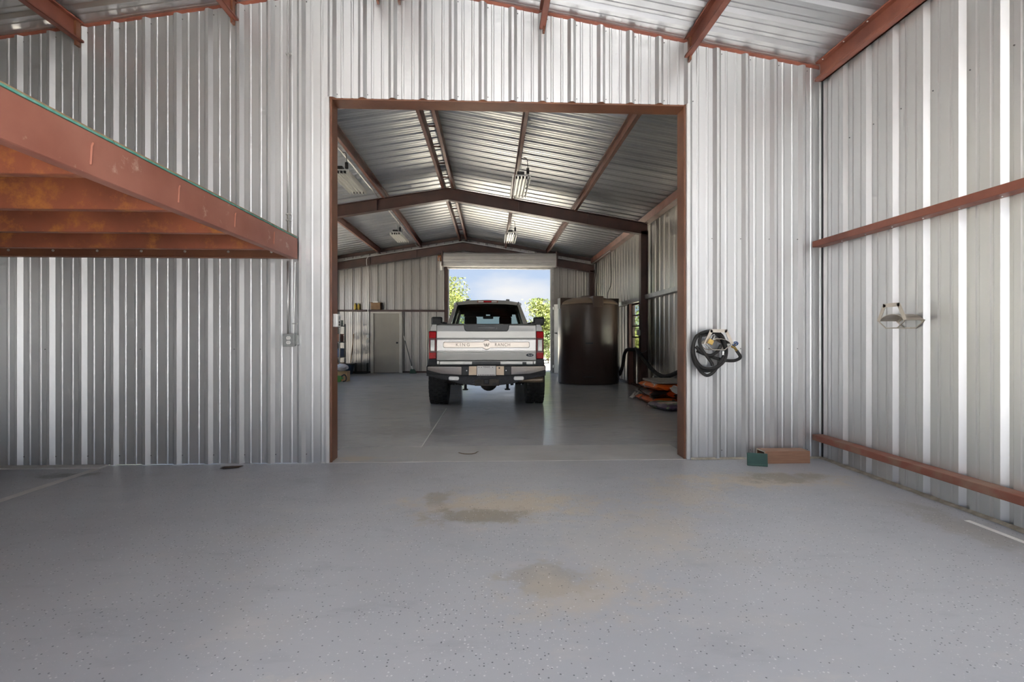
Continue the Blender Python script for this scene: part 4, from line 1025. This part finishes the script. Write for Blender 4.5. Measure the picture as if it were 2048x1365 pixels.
# hose hanger (local: wall plane y=0, sticks out to -y)
def hanger(label, loc, rz, group):
    t = thing('hose_hanger', (0, 0, 0), label, 'hanger', group)
    arc = [(0.135 * math.sin(a), -0.045 + 0.075 * math.cos(a)) for a in np.linspace(-1.25, 1.25, 13)]
    sec = arc + [(p[0] * 0.985, p[1] - 0.004) for p in arc[::-1]]
    MB().prism(sec, 'y', -0.165, -0.005).build('saddle', NICKEL, t)
    def bar(pts, y, w=0.010, th_=0.004, closed=False):
        mb = MB(); P = [Vector((p[0], y, p[1])) for p in pts]
        for a, b in zip(P, P[1:]):
            d = (b - a).normalized(); nrm = Vector((-d.z, 0, d.x)); mb.obox((a + b) / 2, d, (0, 1, 0), nrm, (b - a).length / 2 + w * 0.6, th_ / 2, w)
        return mb
    bar([(-0.135, -0.02), (-0.075, 0.105), (0.075, 0.105), (0.135, -0.02)], -0.165, 0.016).build('front_flange', NICKEL, t)
    bar([(-0.125, -0.03), (-0.06, 0.012), (0.06, 0.012), (0.125, -0.03)], -0.004, 0.012).build('wall_flange', NICKEL, t)
    for y in (-0.165, -0.006):
        mb = MB(); mb.tube([(-0.14, y, -0.022), (-0.06, y, -0.085), (0.06, y, -0.085), (0.14, y, -0.022)], 0.005, 6); mb.build('lower_rod', NICKEL, t)
    mb = MB(); mb.tube([(0.0, -0.165, -0.085), (0.0, -0.006, -0.085)], 0.005, 6); mb.build('cross_rod', NICKEL, t)
    t.location = loc; t.rotation_euler = (0, 0, rz)
    return t
GH = 'metal hose hangers on the walls'
hc = wp(1423, 683, yw)
hanger('metal hose hanger holding the coiled black hose on the partition wall', (hc.x, yw, hc.z), 0, GH)
hr = wx(1822, 636, XR)
hanger('empty metal hose hanger on the right wall', (XR - 0.002, hr.y, hr.z), R(-90), GH)

# coiled garden hose on the partition wall
def hp_(u, v, d): return wp(1360 + u * 0.0952, 640 + v * 0.0952, YB - 0.05 - d)
gh = thing('garden_hose', hp_(560, 700, 0.05), 'black rubber hose coiled on a hanger beside the opening', 'hose')
loops = []
base = [(520, 270), (700, 250), (860, 330), (940, 520), (960, 700), (900, 880), (760, 990), (600, 1030), (450, 990), (340, 860), (280, 680), (290, 480), (380, 330)]
var = [(-1, 0.02, 0.00, (0, 0)), (0, 0.05, 0.02, (-50, 20)), (1, 0.08, -0.02, (-20, 60)), (2, 0.11, 0.03, (10, -10))]
path = []
for k, dd_, sc_, (ou, ov) in var:
    for i, (u, v) in enumerate(base):
        g = 1 + sc_
        path.append(hp_(600 + (u - 600) * g + ou * (0.5 + 0.5 * math.sin(i + k)), 640 + (v - 640) * g + ov * (0.5 + 0.5 * math.cos(i * 0.7 + k)), dd_ + 0.01 * math.sin(i * 1.3)))
MB().tube(smooth_path(path, 4), 0.0165, 8).build('hose_coil', BLACKR, gh, smooth=True)
l2 = [(440, 330, .13), (410, 460, .135), (460, 620, .14), (560, 760, .14), (660, 900, .13), (680, 960, .12)]
MB().tube(smooth_path([hp_(*p) for p in l2], 5), 0.0165, 8).build('hose_loop', BLACKR, gh, smooth=True)
l3 = [(330, 560, .10), (450, 680, .12), (620, 750, .13), (760, 690, .13), (830, 600, .12), (860, 540, .1)]
MB().tube(smooth_path([hp_(*p) for p in l3], 5), 0.0165, 8).build('hose_loop', BLACKR, gh, smooth=True)
l5 = [(300, 800, .09), (400, 1040, .10), (560, 1170, .10), (720, 1080, .10), (860, 860, .11), (960, 690, .12)]
MB().tube(smooth_path([hp_(*p) for p in l5], 5), 0.0165, 8).build('hose_loop', BLACKR, gh, smooth=True)
l4 = [(350, 650, .06), (560, 740, .08), (760, 810, .08), (950, 855, .06), (1130, 860, .05), (1240, 820, .05), (1265, 770, .05), (1225, 700, .05), (1190, 650, .05)]
MB().tube(smooth_path([hp_(*p) for p in l4], 5), 0.0165, 8).build('hose_tail', BLACKR, gh, smooth=True)
a, b = hp_(905, 660, .14), hp_(900, 740, .14)
MB().cyl(a, b, 0.017, 10).build('hose_coupling', STEEL, gh)
sg = thing('tap', hp_(1160, 590, 0.0), 'brass wall tap with a blue wheel handle', 'tap')
MB().tube([hp_(1100, 565, -0.02), hp_(1100, 565, .05), hp_(1150, 590, .06), hp_(1195, 655, .05)], 0.014, 10).build('tap_body', BRASS, sg, 0.002)
w_ = hp_(1160, 505, .09); ring = [w_ + Vector((0.028 * math.cos(a), -0.014 * math.sin(a), 0.020 * math.sin(a))) for a in np.linspace(0, 2 * math.pi, 18, endpoint=False)]
wh = MB(); wh.tube(ring, 0.005, 6, closed=True); wh = wh.build('tap_wheel', BLUEP, sg)
for k in (0, 3, 6): MB().cyl(ring[k], ring[k + 9], 0.004, 6).build('wheel_spoke', BLUEP, wh)
MB().cyl(w_, hp_(1145, 580, .06), 0.006, 8).build('tap_stem', BRASS, sg)
pk = thing('padlock', hp_(645, 460, 0.17), 'small brass padlock hanging from the hose hanger', 'padlock')
pc = hp_(645, 465, 0.175)
ax = Vector((0.9, 0, -0.42)).normalized(); az = Vector((0.42, 0, 0.9)).normalized()
MB().obox(pc, ax, (0, 1, 0), az, 0.026, 0.010, 0.026).build('lock_body', BRASS, pk, 0.004)
mb = MB(); mb.tube([pc + az * 0.02 - ax * 0.014, pc + az * 0.07 - ax * 0.014, pc + az * 0.085, pc + az * 0.07 + ax * 0.014, pc + az * 0.02 + ax * 0.014], 0.0035, 6); mb.build('shackle', STEEL, pk)

# wood-look sleeve and green board on the floor
WOODB = mat('wood_look_sleeve', (0.36, 0.20, 0.125), 0.5, 0, (0.29, 0.155, 0.095), 5, 6, stretch=(1.2, 10, 22))
CREAM = mat('cream_cut_edge', (0.70, 0.64, 0.52), 0.6)
GREENB = mat('dark_green_board', (0.035, 0.095, 0.075), 0.5, 0, (0.03, 0.08, 0.065), 10)
bx = thing('wood_look_sleeve', (2.98, 4.98, 0), 'brown wood-look hollow sleeve lying at the foot of the partition wall', 'sleeve')
x0, x1, y0, y1, z1 = 2.74, 3.205, 4.905, 5.065, 0.122; th_ = 0.010
MB().box(x0, x1, y0, y0 + th_, 0, z1).build('front_side', WOODB, bx, 0.002)
MB().box(x0, x1, y1 - th_, y1, 0, z1).build('back_side', WOODB, bx, 0.002)
MB().box(x0, x1, y0 + th_, y1 - th_, z1 - th_, z1).build('top_side', WOODB, bx, 0.002)
MB().box(x0, x1, y0 + th_, y1 - th_, 0.0, th_).build('bottom_side', WOODB, bx)
mb = MB(); mb.box(x0 - 0.002, x0, y0, y0 + th_, 0, z1); mb.box(x0 - 0.002, x0, y1 - th_, y1, 0, z1); mb.box(x0 - 0.002, x0, y0 + th_, y1 - th_, z1 - th_, z1)
mb.build('cut_edge', CREAM, bx)
MB().box(x0 + 0.03, x1 - 0.02, y0 + th_, y1 - th_, th_, th_ + 0.05).build('inner_filler', CREAM, bx)
gb = thing('green_board', (2.62, 4.80, 0), 'small dark green board leaning on the wood-look sleeve', 'board')
c0 = Vector((2.62, 4.83, 0.062)); dxx = Vector((0.17, -0.055, 0)).normalized(); nz = Vector((0.0, 0.12, 1.0)).normalized(); ny = nz.cross(dxx).normalized()
nz = dxx.cross(ny)
MB().obox(c0, dxx, ny, nz, 0.092, 0.011, 0.062).build('board_panel', GREENB, gb, 0.003)
MB().obox(c0 - ny * 0.0115 - nz * 0.05, dxx, ny, nz, 0.091, 0.0015, 0.006).build('board_rim', mat('green_rim', (0.055, 0.13, 0.10), 0.5), gb)

# twig and leaf on the floor
TWIG = mat('dry_twig', (0.16, 0.11, 0.06), 0.8)
tw = thing('twig', (-0.3, 5.4, 0.004), 'thin curved dry twig lying on the threshold', 'twig')
MB().tube(smooth_path([(-0.36, 5.50, 0.006), (-0.30, 5.44, 0.006), (-0.22, 5.43, 0.006), (-0.17, 5.47, 0.008), (-0.165, 5.52, 0.006)], 5), 0.004, 5).build('stem', TWIG, tw)
MB().add([(-0.175, 5.50, 0.004), (-0.15, 5.515, 0.014), (-0.14, 5.54, 0.006), (-0.165, 5.535, 0.004)], [(0, 1, 2, 3)]).build('leaf', TWIG, tw)
lf = MB(); lf.add([(-2.62, 4.93, 0.002), (-2.55, 4.90, 0.012), (-2.45, 4.95, 0.004), (-2.42, 5.0, 0.014), (-2.52, 5.01, 0.006), (-2.60, 4.98, 0.010)], [(0, 1, 4, 5), (1, 2, 3, 4)])
tag(lf.build('dry_leaf', mat('dead_leaf', (0.07, 0.045, 0.03), 0.9)), 'dead brown leaf on the floor below the socket box', 'leaf')

# ================================================================== bags beside the right jamb
def bag(name, label, cx, cy, z, hx, hy, hz_, rz, m, m2, seed):
    rs = np.random.default_rng(seed)
    t = thing(name, (0, 0, 0), label, 'bag', 'bags of soil stacked by the right jamb')
    nu, nv = 14, 20; vs = []; fs = []
    ph = rs.uniform(0, 6, 4)
    for side in (1, -1):
        for i in range(nu + 1):
            for j in range(nv + 1):
                u, v = i / nu * 2 - 1, j / nv * 2 - 1
                e = max(0, (1 - abs(u) ** 6) * (1 - abs(v) ** 8)) ** 0.42
                w = 0.10 * math.sin(5 * u + ph[0] + 3 * v) + 0.08 * math.sin(9 * v + ph[1] + 2 * u)
                z_ = hz_ * (1 + side * e * (0.92 + (w if side > 0 else 0.0)))
                sag = 1 - 0.05 * abs(v) ** 2 + 0.02 * math.sin(7 * v + ph[2])
                vs.append((u * hx * sag, v * hy * (1 + 0.02 * math.sin(6 * u + ph[3])), max(0.0, z_)))
    n1 = (nu + 1) * (nv + 1)
    for o_ in (0, n1):
        for i in range(nu):
            for j in range(nv):
                a = o_ + i * (nv + 1) + j; fs.append((a, a + 1, a + nv + 2, a + nv + 1))
    MB().add(vs, fs).build('bag_body', m, t, smooth=True)
    # printed band and the gathered end
    for k, (va, vb, mm) in enumerate(m2):
        vs2 = []; fs2 = []
        for i in range(nu + 1):
            for v in (va, (va + vb) / 2, vb):
                u = i / nu * 1.72 - 0.86
                e = max(0, (1 - abs(u) ** 6) * (1 - abs(v) ** 8)) ** 0.42
                w = 0.10 * math.sin(5 * u + ph[0] + 3 * v) + 0.08 * math.sin(9 * v + ph[1] + 2 * u)
                vs2.append((u * hx, v * hy, hz_ * (1 + e * (0.92 + w)) + 0.004))
        for i in range(nu):
            for q in (0, 1): fs2.append((3 * i + q, 3 * i + q + 1, 3 * i + q + 4, 3 * i + q + 3))
        MB().add(vs2, fs2).build('printed_band', mm, t, smooth=True)
    for e_ in (-1, 1):
        vs3 = []; fs3 = []
        for i in range(11):
            u = i / 10 * 2 - 1
            for q in (0, 1):
                vs3.append((u * hx * 0.9, e_ * hy * (0.97 + 0.10 * q), hz_ * (0.75 + 0.35 * math.sin(6 * u + q * 1.7 + seed) * (0.4 + q))))
        for i in range(10): fs3.append((2 * i, 2 * i + 1, 2 * i + 3, 2 * i + 2))
        MB().add(vs3, fs3).build('bag_seam', m, t, smooth=True)
    t.location = (cx, cy, z); t.rotation_euler = (0, 0, rz)
    return t
ORG = mat('orange_bag_plastic', (0.75, 0.13, 0.02), 0.28, 0, (0.06, 0.035, 0.03), 4.5, 4, lo=0.54, hi=0.58, coat=0.3, bump=0.4, bscale=14)
ORG2 = mat('orange_white_bag_plastic', (0.78, 0.15, 0.02), 0.28, 0, (0.70, 0.66, 0.62), 5.0, 4, lo=0.55, hi=0.58, coat=0.3, bump=0.4, bscale=14)
BLK = mat('black_bag_print', (0.02, 0.02, 0.02), 0.28, 0, (0.65, 0.10, 0.02), 3.5, 4, lo=0.53, hi=0.57, bump=0.4, bscale=14)
WHB = mat('white_bag_print', (0.80, 0.78, 0.74), 0.3, 0, (0.60, 0.40, 0.3), 20, bump=0.4, bscale=14)
PUR = mat('purple_green_bag', (0.09, 0.06, 0.11), 0.3, 0, (0.20, 0.34, 0.16), 4.5, 5, lo=0.5, hi=0.58, bump=0.4, bscale=14)
CLR = mat('crumpled_clear_plastic', (0.45, 0.42, 0.39), 0.3, 0, (0.3, 0.27, 0.25), 10, bump=0.8, bscale=20)
bag('soil_bag', 'purple and green soil bag lying nearest the camera, lowest in front', 3.18, 8.80, 0.0, 0.28, 0.36, 0.060, R(12), PUR, [(-0.3, 0.1, WHB)], 3)
bag('soil_bag', 'orange soil bag at the bottom of the stack by the right jamb', 3.34, 9.75, 0.0, 0.36, 0.52, 0.070, R(4), ORG, [(-0.6, -0.3, WHB), (0.1, 0.4, BLK)], 5)
bag('soil_bag', 'orange and black soil bag in the middle of the stack', 3.36, 9.72, 0.135, 0.36, 0.50, 0.070, R(-5), BLK, [(-0.75, -0.35, ORG), (0.3, 0.7, ORG)], 8)
bag('soil_bag', 'bright orange soil bag with white print on top of the stack', 3.37, 9.70, 0.270, 0.35, 0.48, 0.070, R(3), ORG2, [(-0.5, -0.15, WHB)], 12)
tb_ = [o for o in bpy.data.objects if o.name.startswith('soil_bag')][-1]
pt_ = MB().add([(-0.08, -0.50, 0.07), (0.26, -0.50, 0.09), (0.26, -0.52, -0.04), (0.04, -0.52, -0.05), (-0.04, -0.515, 0.0)], [(0, 1, 2, 3, 4)])
o = bpy.data.meshes.new('paper_flap'); o.from_pydata(pt_.v, [], pt_.f); o.materials.append(WHITEP); o = bpy.data.objects.new('paper_flap', o); COL.objects.link(o); o.parent = tb_
pv = thing('flat_slab', (3.40, 9.70, 0.372), 'flat grey board lying on top of the stacked soil bags', 'board')
MB().box(3.10, 3.72, 9.20, 10.15, 0.415, 0.450).build('slab', mat('grey_slab', (0.36, 0.345, 0.31), 0.8, 0, (0.30, 0.29, 0.26), 12), pv, 0.006)
MB().box(3.10, 3.72, 9.21, 10.14, 0.408, 0.4145).build('slab_backing', BLACKP, pv)
sb = thing('plastic_scrap', (3.06, 10.35, 0), 'crumpled clear plastic wrap at the far end of the bag stack', 'plastic')
mb = MB(); m_ = 9; vs = []; fs = []
for i in range(m_):
    for j in range(m_): vs.append((2.93 + i * 0.03, 10.30 + j * 0.03, 0.012 + 0.11 * random.random() * math.sin(math.pi * i / (m_ - 1)) * math.sin(math.pi * j / (m_ - 1)) + 0.05 * math.sin(math.pi * i / (m_ - 1))))
fs = [(i * m_ + j, i * m_ + j + 1, (i + 1) * m_ + j + 1, (i + 1) * m_ + j) for i in range(m_ - 1) for j in range(m_ - 1)]
mb.add(vs, fs).build('crumple', CLR, sb)
wo_ = thing('wall_socket', (3.78, 11.3, 0.3), 'small grey socket box low on the inner wall', 'outlet')
MB().box(3.79, 3.868, 11.50, 11.62, 0.26, 0.38).build('box_body', BOXGREY, wo_, 0.004); MB().box(3.785, 3.79, 11.505, 11.615, 0.265, 0.375).build('cover_plate', WHITEP, wo_)
sw2 = thing('switch_box', (3.60, 11.9, 1.3), 'grey switch box on the middle frame column', 'switch')
MB().box(3.535, 3.599, 11.95, 12.05, 1.33, 1.47).build('box_body', BOXGREY, sw2, 0.004); MB().box(3.53, 3.535, 11.955, 12.045, 1.335, 1.465).build('cover_plate', STEEL, sw2)

# ================================================================== far wall clutter
yf = YF - 0.17
cb = thing('cardboard_box', (-4.18, YF - 0.14, 2.31), 'open brown cardboard box standing on the far wall girt', 'box')
KRAFT = mat('brown_cardboard', (0.26, 0.16, 0.085), 0.8, 0, (0.22, 0.13, 0.07), 8)
KRAFT2 = mat('light_cardboard', (0.42, 0.28, 0.15), 0.8, 0, (0.38, 0.25, 0.13), 8)
MB().box(-4.36, -4.02, YF - 0.28, YF - 0.04, 2.308, 2.55).build('carton', KRAFT, cb, 0.004)
for (xa, xb, dz) in ((-4.40, -4.33, 0.035), (-4.05, -3.98, 0.03)): MB().box(xa, xb, YF - 0.28, YF - 0.04, 2.55, 2.556 + dz * 0.3).build('box_flap', KRAFT, cb)
MB().box(-4.30, -4.10, YF - 0.24, YF - 0.08, 2.55, 2.61).build('crumpled_paper', WHITEP, cb, 0.02)
YEL = mat('yellow_can', (0.55, 0.40, 0.06), 0.4)
for i, (x, lb) in enumerate(((-4.97, 'yellow can on the far wall girt, left one of two'), (-4.84, 'yellow can on the far wall girt, right one of two'))):
    c = thing('spray_can', (x, YF - 0.09, 2.306), lb, 'can', 'yellow cans on the girt')
    MB().lathe([(0.040, 2.307), (0.042, 2.315), (0.042, 2.48), (0.030, 2.505)], (x, YF - 0.09, 0), 'z', 16).build('can_body', YEL, c)
    MB().lathe([(0.026, 2.505), (0.028, 2.51), (0.028, 2.545), (0.02, 2.55)], (x, YF - 0.09, 0), 'z', 14).build('can_cap', mat('can_cap_%d' % i, (0.5, 0.42, 0.10) if i == 0 else (0.35, 0.40, 0.12), 0.5), c)
ec = thing('conduit', (-4.48, YF, 0), 'metal conduit with two small boxes beside the beige walk door', 'conduit')
MB().tube(smooth_path([(-4.30, 18.15, 4.24), (-4.42, 18.15, 4.20), (-4.48, 18.15, 4.10)], 4) + [(-4.48, 18.15, 3.95), (-4.48, YF - 0.20, 3.6), (-4.48, YF - 0.20, 1.40)], 0.012, 6).build('conduit_pipe', STEEL, ec)
MB().box(-4.53, -4.43, YF - 0.25, YF - 0.18, 1.28, 1.40).build('upper_box', WHITEP, ec, 0.006)
MB().box(-4.53, -4.43, YF - 0.25, YF - 0.18, 1.10, 1.21).build('lower_box', BOXGREY, ec, 0.006)
bw = thing('broom', (-5.05, 18.2, 0), 'wooden-handled push broom leaning on the far wall', 'broom')
HAND = mat('wooden_handle', (0.36, 0.22, 0.11), 0.6, 0, (0.30, 0.18, 0.09), 4, stretch=(8, 8, 1))
MB().cyl((-5.06, 18.12, 0.08), (-5.00, 18.38, 1.42), 0.016, 8).build('handle', HAND, bw)
MB().box(-5.40, -4.93, 18.05, 18.16, 0.0, 0.09).build('broom_head', mat('dark_red_broom_head', (0.10, 0.04, 0.03), 0.7), bw, 0.008)
gb2 = thing('broom', (-2.9, 18.2, 0), 'broom with dark handle and green bristles right of the beige door', 'broom')
MB().cyl((-3.18, 18.40, 1.28), (-2.87, 18.20, 0.22), 0.013, 8).build('handle', mat('dark_handle', (0.03, 0.045, 0.045), 0.4), gb2)
MB().cyl((-3.20, 18.413, 1.35), (-3.15, 18.38, 1.18), 0.017, 8).build('grip', WHITEP, gb2)
MB().cyl((-2.885, 18.21, 0.26), (-2.845, 18.19, 0.13), 0.028, 8).build('ferrule', WHITEP, gb2)
MB().prism([(-2.92, 0.15), (-2.79, 0.15), (-2.70, 0.0), (-2.95, 0.0)], 'y', 18.14, 18.24).build('bristles', mat('green_bristles', (0.05, 0.10, 0.07), 0.8), gb2, 0.01)
bt = thing('blue_bin', (-5.2, 17.9, 0), 'dark blue plastic bin against the far wall beside the wooden broom', 'bin')
BLU = mat('dark_blue_bin', (0.015, 0.035, 0.075), 0.4)
MB().prism([(-5.22, 17.66), (-4.92, 17.66), (-4.92, 17.96), (-5.22, 17.96)], 'z', 0.0, 0.36, [(-5.28, 17.60), (-4.86, 17.60), (-4.86, 18.0), (-5.28, 18.0)]).build('bin_body', BLU, bt, 0.01)
MB().box(-5.30, -4.84, 17.58, 18.02, 0.34, 0.375).build('bin_rim', BLACKP, bt, 0.006)
mc = thing('mesh_crate', (-4.66, 18.2, 0), 'dark wire mesh crate on the floor left of the beige door', 'crate')
mb = MB()
for k in range(12): mb.cyl((-4.90 + k * 0.04, 18.10, 0.02), (-4.90 + k * 0.04, 18.10, 0.36), 0.004, 4)
o = mb.build('wire_uprights', BLACKP, mc); o['kind'] = 'stuff'
mb = MB()
for k in range(9): mb.cyl((-4.90, 18.10, 0.02 + k * 0.042), (-4.46, 18.10, 0.02 + k * 0.042), 0.004, 4)
o = mb.build('wire_rows', BLACKP, mc); o['kind'] = 'stuff'
mb = MB(); mb.box(-4.90, -4.46, 18.10, 18.36, 0.0, 0.03); mb.build('crate_base', BLACKP, mc)
for x in (-4.90, -4.47): MB().box(x, x + 0.012, 18.10, 18.36, 0.0, 0.37).build('crate_side', BLACKP, mc)
# shelf rack behind the left jamb
RACK = mat('dark_grey_rack', (0.16, 0.16, 0.16), 0.5, 0.2)
sr = thing('shelf_rack', (-5.3, 16.9, 0), 'dark grey metal shelf rack half hidden behind the left jamb', 'shelf')
for x in (-5.75, -4.98):
    for y in (16.55, 17.15): MB().box(x, x + 0.035, y, y + 0.035, 0, 1.75).build('rack_post', RACK, sr)
for z in (0.12, 0.62, 1.12, 1.66): MB().box(-5.75, -4.945, 16.55, 17.185, z, z + 0.03).build('rack_shelf', RACK, sr)
for (x0, x1, z0, h, m_, nm, lb, ct) in ((-5.30, -4.97, 1.15, 0.26, mat('brown_carton', (0.20, 0.08, 0.05), 0.7), 'shelf_carton', 'dark red carton on the upper rack shelf', 'box'),
                                 (-5.28, -4.96, 0.65, 0.28, mat('blue_carton', (0.03, 0.06, 0.14), 0.5), 'shelf_tub', 'dark blue tub on the middle rack shelf', 'tub'),
                                 (-5.32, -4.95, 0.15, 0.30, KRAFT, 'shelf_carton', 'brown carton on the lowest rack shelf', 'box'),
                                 (-5.26, -4.98, 1.69, 0.18, mat('grey_green_tub', (0.30, 0.34, 0.29), 0.6), 'shelf_tub', 'grey green tub on top of the rack', 'tub')):
    t_ = thing(nm, ((x0 + x1) / 2, 16.8, z0), lb, ct)
    MB().box(x0, x1, 16.62, 17.05, z0 + 0.002, z0 + h * 0.86).build('container_body', m_, t_, 0.012)
    MB().box(x0 - 0.008, x1 + 0.008, 16.61, 17.06, z0 + h * 0.86 + 0.001, z0 + h).build('container_lid', m_, t_, 0.01)
fb_ = thing('cardboard_box', (-4.35, 14.9, 0), 'light cardboard box on the floor behind the chainsaw', 'box')
MB().box(-4.62, -4.20, 14.75, 15.05, 0, 0.30).build('carton', KRAFT2, fb_, 0.005)
MB().box(-4.62, -4.20, 14.70, 14.75, 0.285, 0.295).build('box_flap', KRAFT2, fb_)
pb = thing('plastic_bag', (-4.42, 14.9, 0.30), 'pale crumpled plastic bag stuffed in the cardboard box', 'bag')
vs = []; fs = []
for i in range(9):
    for j in range(13):
        a = 2 * math.pi * j / 12; v = i / 8; r_ = 0.15 * math.sin(math.pi * (0.08 + 0.84 * v)) * (1 + 0.25 * random.random())
        vs.append((-4.40 + r_ * 1.2 * math.cos(a), 14.9 + r_ * 0.8 * math.sin(a), 0.30 + 0.22 * v))
fs = [(i * 13 + j, i * 13 + j + 1, (i + 1) * 13 + j + 1, (i + 1) * 13 + j) for i in range(8) for j in range(12)]
MB().add(vs, fs).build('bag_body', mat('milky_plastic', (0.55, 0.56, 0.60), 0.35), pb)
gj = thing('green_jug', (-4.70, 14.55, 0.0), 'green plastic jug at the edge of the left jamb', 'jug')
MB().lathe([(0.10, 0.30), (0.11, 0.32), (0.11, 0.50), (0.06, 0.57), (0.035, 0.58), (0.035, 0.62)], (-4.76, 14.9, 0), 'z', 16).build('jug_body', mat('green_jug_plastic', (0.10, 0.28, 0.17), 0.4), gj, smooth=False)
MB().lathe([(0.11, 0.0), (0.12, 0.02), (0.12, 0.29), (0.11, 0.30)], (-4.76, 14.9, 0), 'z', 16).build('jug_base', mat('jug_base_green', (0.07, 0.2, 0.12), 0.5), gj)
cs = thing('chainsaw', (-4.30, 14.3, 0), 'green and black chainsaw on the floor at the left jamb', 'chainsaw')
GRN = mat('chainsaw_green', (0.06, 0.26, 0.03), 0.4)
MB().prism([(-4.52, 0.03), (-4.26, 0.03), (-4.20, 0.12), (-4.24, 0.20), (-4.50, 0.22)], 'y', 14.24, 14.42).build('saw_body', GRN, cs, 0.015)
mb = MB(); mb.tube(smooth_path([(-4.24, 14.33, 0.19), (-4.16, 14.33, 0.23), (-4.11, 14.33, 0.17), (-4.12, 14.33, 0.07), (-4.20, 14.33, 0.04)], 5), 0.018, 8); mb.build('rear_handle', BLACKP, cs)
mb = MB(); mb.tube(smooth_path([(-4.44, 14.22, 0.10), (-4.44, 14.22, 0.27), (-4.44, 14.33, 0.33), (-4.44, 14.43, 0.27), (-4.44, 14.43, 0.10)], 5), 0.014, 8); mb.build('front_handle', BLACKP, cs)
MB().lathe([(0.07, -0.03), (0.08, 0.0), (0.075, 0.03)], (-4.40, 14.24, 0.26), 'y', 16).build('starter_cover', BLACKP, cs)
MB().box(-4.95, -4.52, 14.30, 14.31, 0.06, 0.13).build('guide_bar', STEEL, cs)
MB().lathe([(0.022, 0.0), (0.022, 0.012)], (-4.20, 14.235, 0.09), 'y', 10).build('fuel_cap', mat('orange_cap', (0.6, 0.2, 0.05), 0.5), cs)

# ================================================================== trees outside
LEAFM = {}
def leaf_mat(name, c1, c2):
    m = mat(name, c1, 0.6, 0, c2, 0.9, 4)
    b = m.node_tree.nodes['Principled BSDF']
    try: b.inputs['Transmission Weight'].default_value = 0.0
    except Exception: pass
    return m
LEAF1 = leaf_mat('yellow_green_leaves', (0.17, 0.19, 0.035), (0.08, 0.12, 0.025))
LEAF2 = leaf_mat('mid_green_leaves', (0.075, 0.11, 0.03), (0.11, 0.14, 0.035))
BARK = mat('grey_bark', (0.16, 0.12, 0.09), 0.9, 0, (0.10, 0.08, 0.06), 8)
def tree(name, label, x, y, h, r, n, m, seed, low=0.3, leaf=0.10):
    rs = np.random.default_rng(seed)
    t = thing(name, (x, y, -0.03), label, 'tree' if name == 'tree' else 'bush', 'trees and bushes outside the building')
    mb = MB(); tips = []
    mb.tube([(x, y, -0.03), (x + 0.1, y, h * 0.3), (x - 0.05, y, h * 0.6)], [0.04 * h * 0.5, 0.03 * h * 0.5, 0.012 * h * 0.5], 7)
    nb = 16
    for k in range(nb):
        a = rs.uniform(0, 2 * math.pi); z0 = h * rs.uniform(max(0.1, low * 0.6), 0.6); z1 = h * rs.uniform(max(0.15, low), 0.97)
        f = math.sqrt(max(0.1, 1 - abs((z1 / h - 0.55) / 0.55) ** 2))
        rr_ = r * f * rs.uniform(0.35, 0.95)
        tip = Vector((x + rr_ * math.cos(a), y + rr_ * math.sin(a), z1)); tips.append(tip)
        mb.tube([(x, y, z0), ((x + tip.x) / 2, (y + tip.y) / 2, (z0 + z1) / 2 + 0.1), tip], [0.012 * h * 0.4, 0.008 * h * 0.4, 0.004 * h * 0.4], 5)
    mb.build('trunk', BARK, t)
    c = np.array([list(tips[i]) for i in rs.integers(0, nb, n)]) + rs.normal(0, 1, (n, 3)) * np.array([r * 0.22, r * 0.22, h * 0.085])
    c[:, 2] = np.clip(c[:, 2], 0.05, h)
    u = rs.normal(0, 1, (n, 3)); u /= np.linalg.norm(u, axis=1)[:, None]
    w = np.cross(u, rs.normal(0, 1, (n, 3))); w /= np.linalg.norm(w, axis=1)[:, None]
    s = leaf * rs.uniform(0.6, 1.3, (n, 1))
    V = np.stack([c - u * s, c + w * s * 0.45, c + u * s, c - w * s * 0.45], axis=1).reshape(-1, 3) - np.array([x, y, -0.03])
    me = bpy.data.meshes.new('foliage'); me.from_pydata(V.tolist(), [], [(4 * i, 4 * i + 1, 4 * i + 2, 4 * i + 3) for i in range(n)])
    me.materials.append(m); o = bpy.data.objects.new('foliage', me); COL.objects.link(o); o.parent = t; o['kind'] = 'stuff'
    return t
tree('tree', 'sparse yellow green tree at the left edge of the far opening', -3.3, 34, 5.3, 1.9, 6000, LEAF1, 1, 0.35, 0.10)
tree('bush', 'tall yellow green bush at the right edge of the far opening', 3.25, 29, 3.55, 1.2, 7000, LEAF1, 2, 0.1, 0.085)
tree('bush', 'low green bush below the taller bush at the right of the far opening', 2.95, 26.0, 1.6, 0.8, 4000, LEAF2, 4, 0.1, 0.07)
tree('bush', 'round yellow green bush farther back at the right of the opening', 5.2, 34, 3.2, 1.5, 5000, LEAF1, 5, 0.1, 0.1)
tree('tree', 'green tree seen through the inner window', 8.3, 27.5, 5.0, 2.2, 7000, LEAF2, 6, 0.15, 0.11)
tree('bush', 'bright yellow green bush seen low through the inner window', 6.2, 20.6, 1.5, 0.8, 4000, LEAF1, 9, 0.05, 0.08)
for i, (x, y, h, r, lb) in enumerate(((-17, 9, 4.5, 2.2, 'rounded green tree outside the left side doors, nearest the partition'), (-20, 14.5, 5.5, 2.6, 'tall green tree outside the left side doors, in the middle'),
                                  (-15.5, 20, 3.6, 1.9, 'low green tree outside the left side doors, nearest the far wall'), (-24, 26, 5.5, 2.8, 'large green tree standing farthest out on the left'))):
    tree('tree', lb, x, y, h, r, 5000, LEAF2 if i % 2 else LEAF1, 20 + i, 0.12, 0.13)
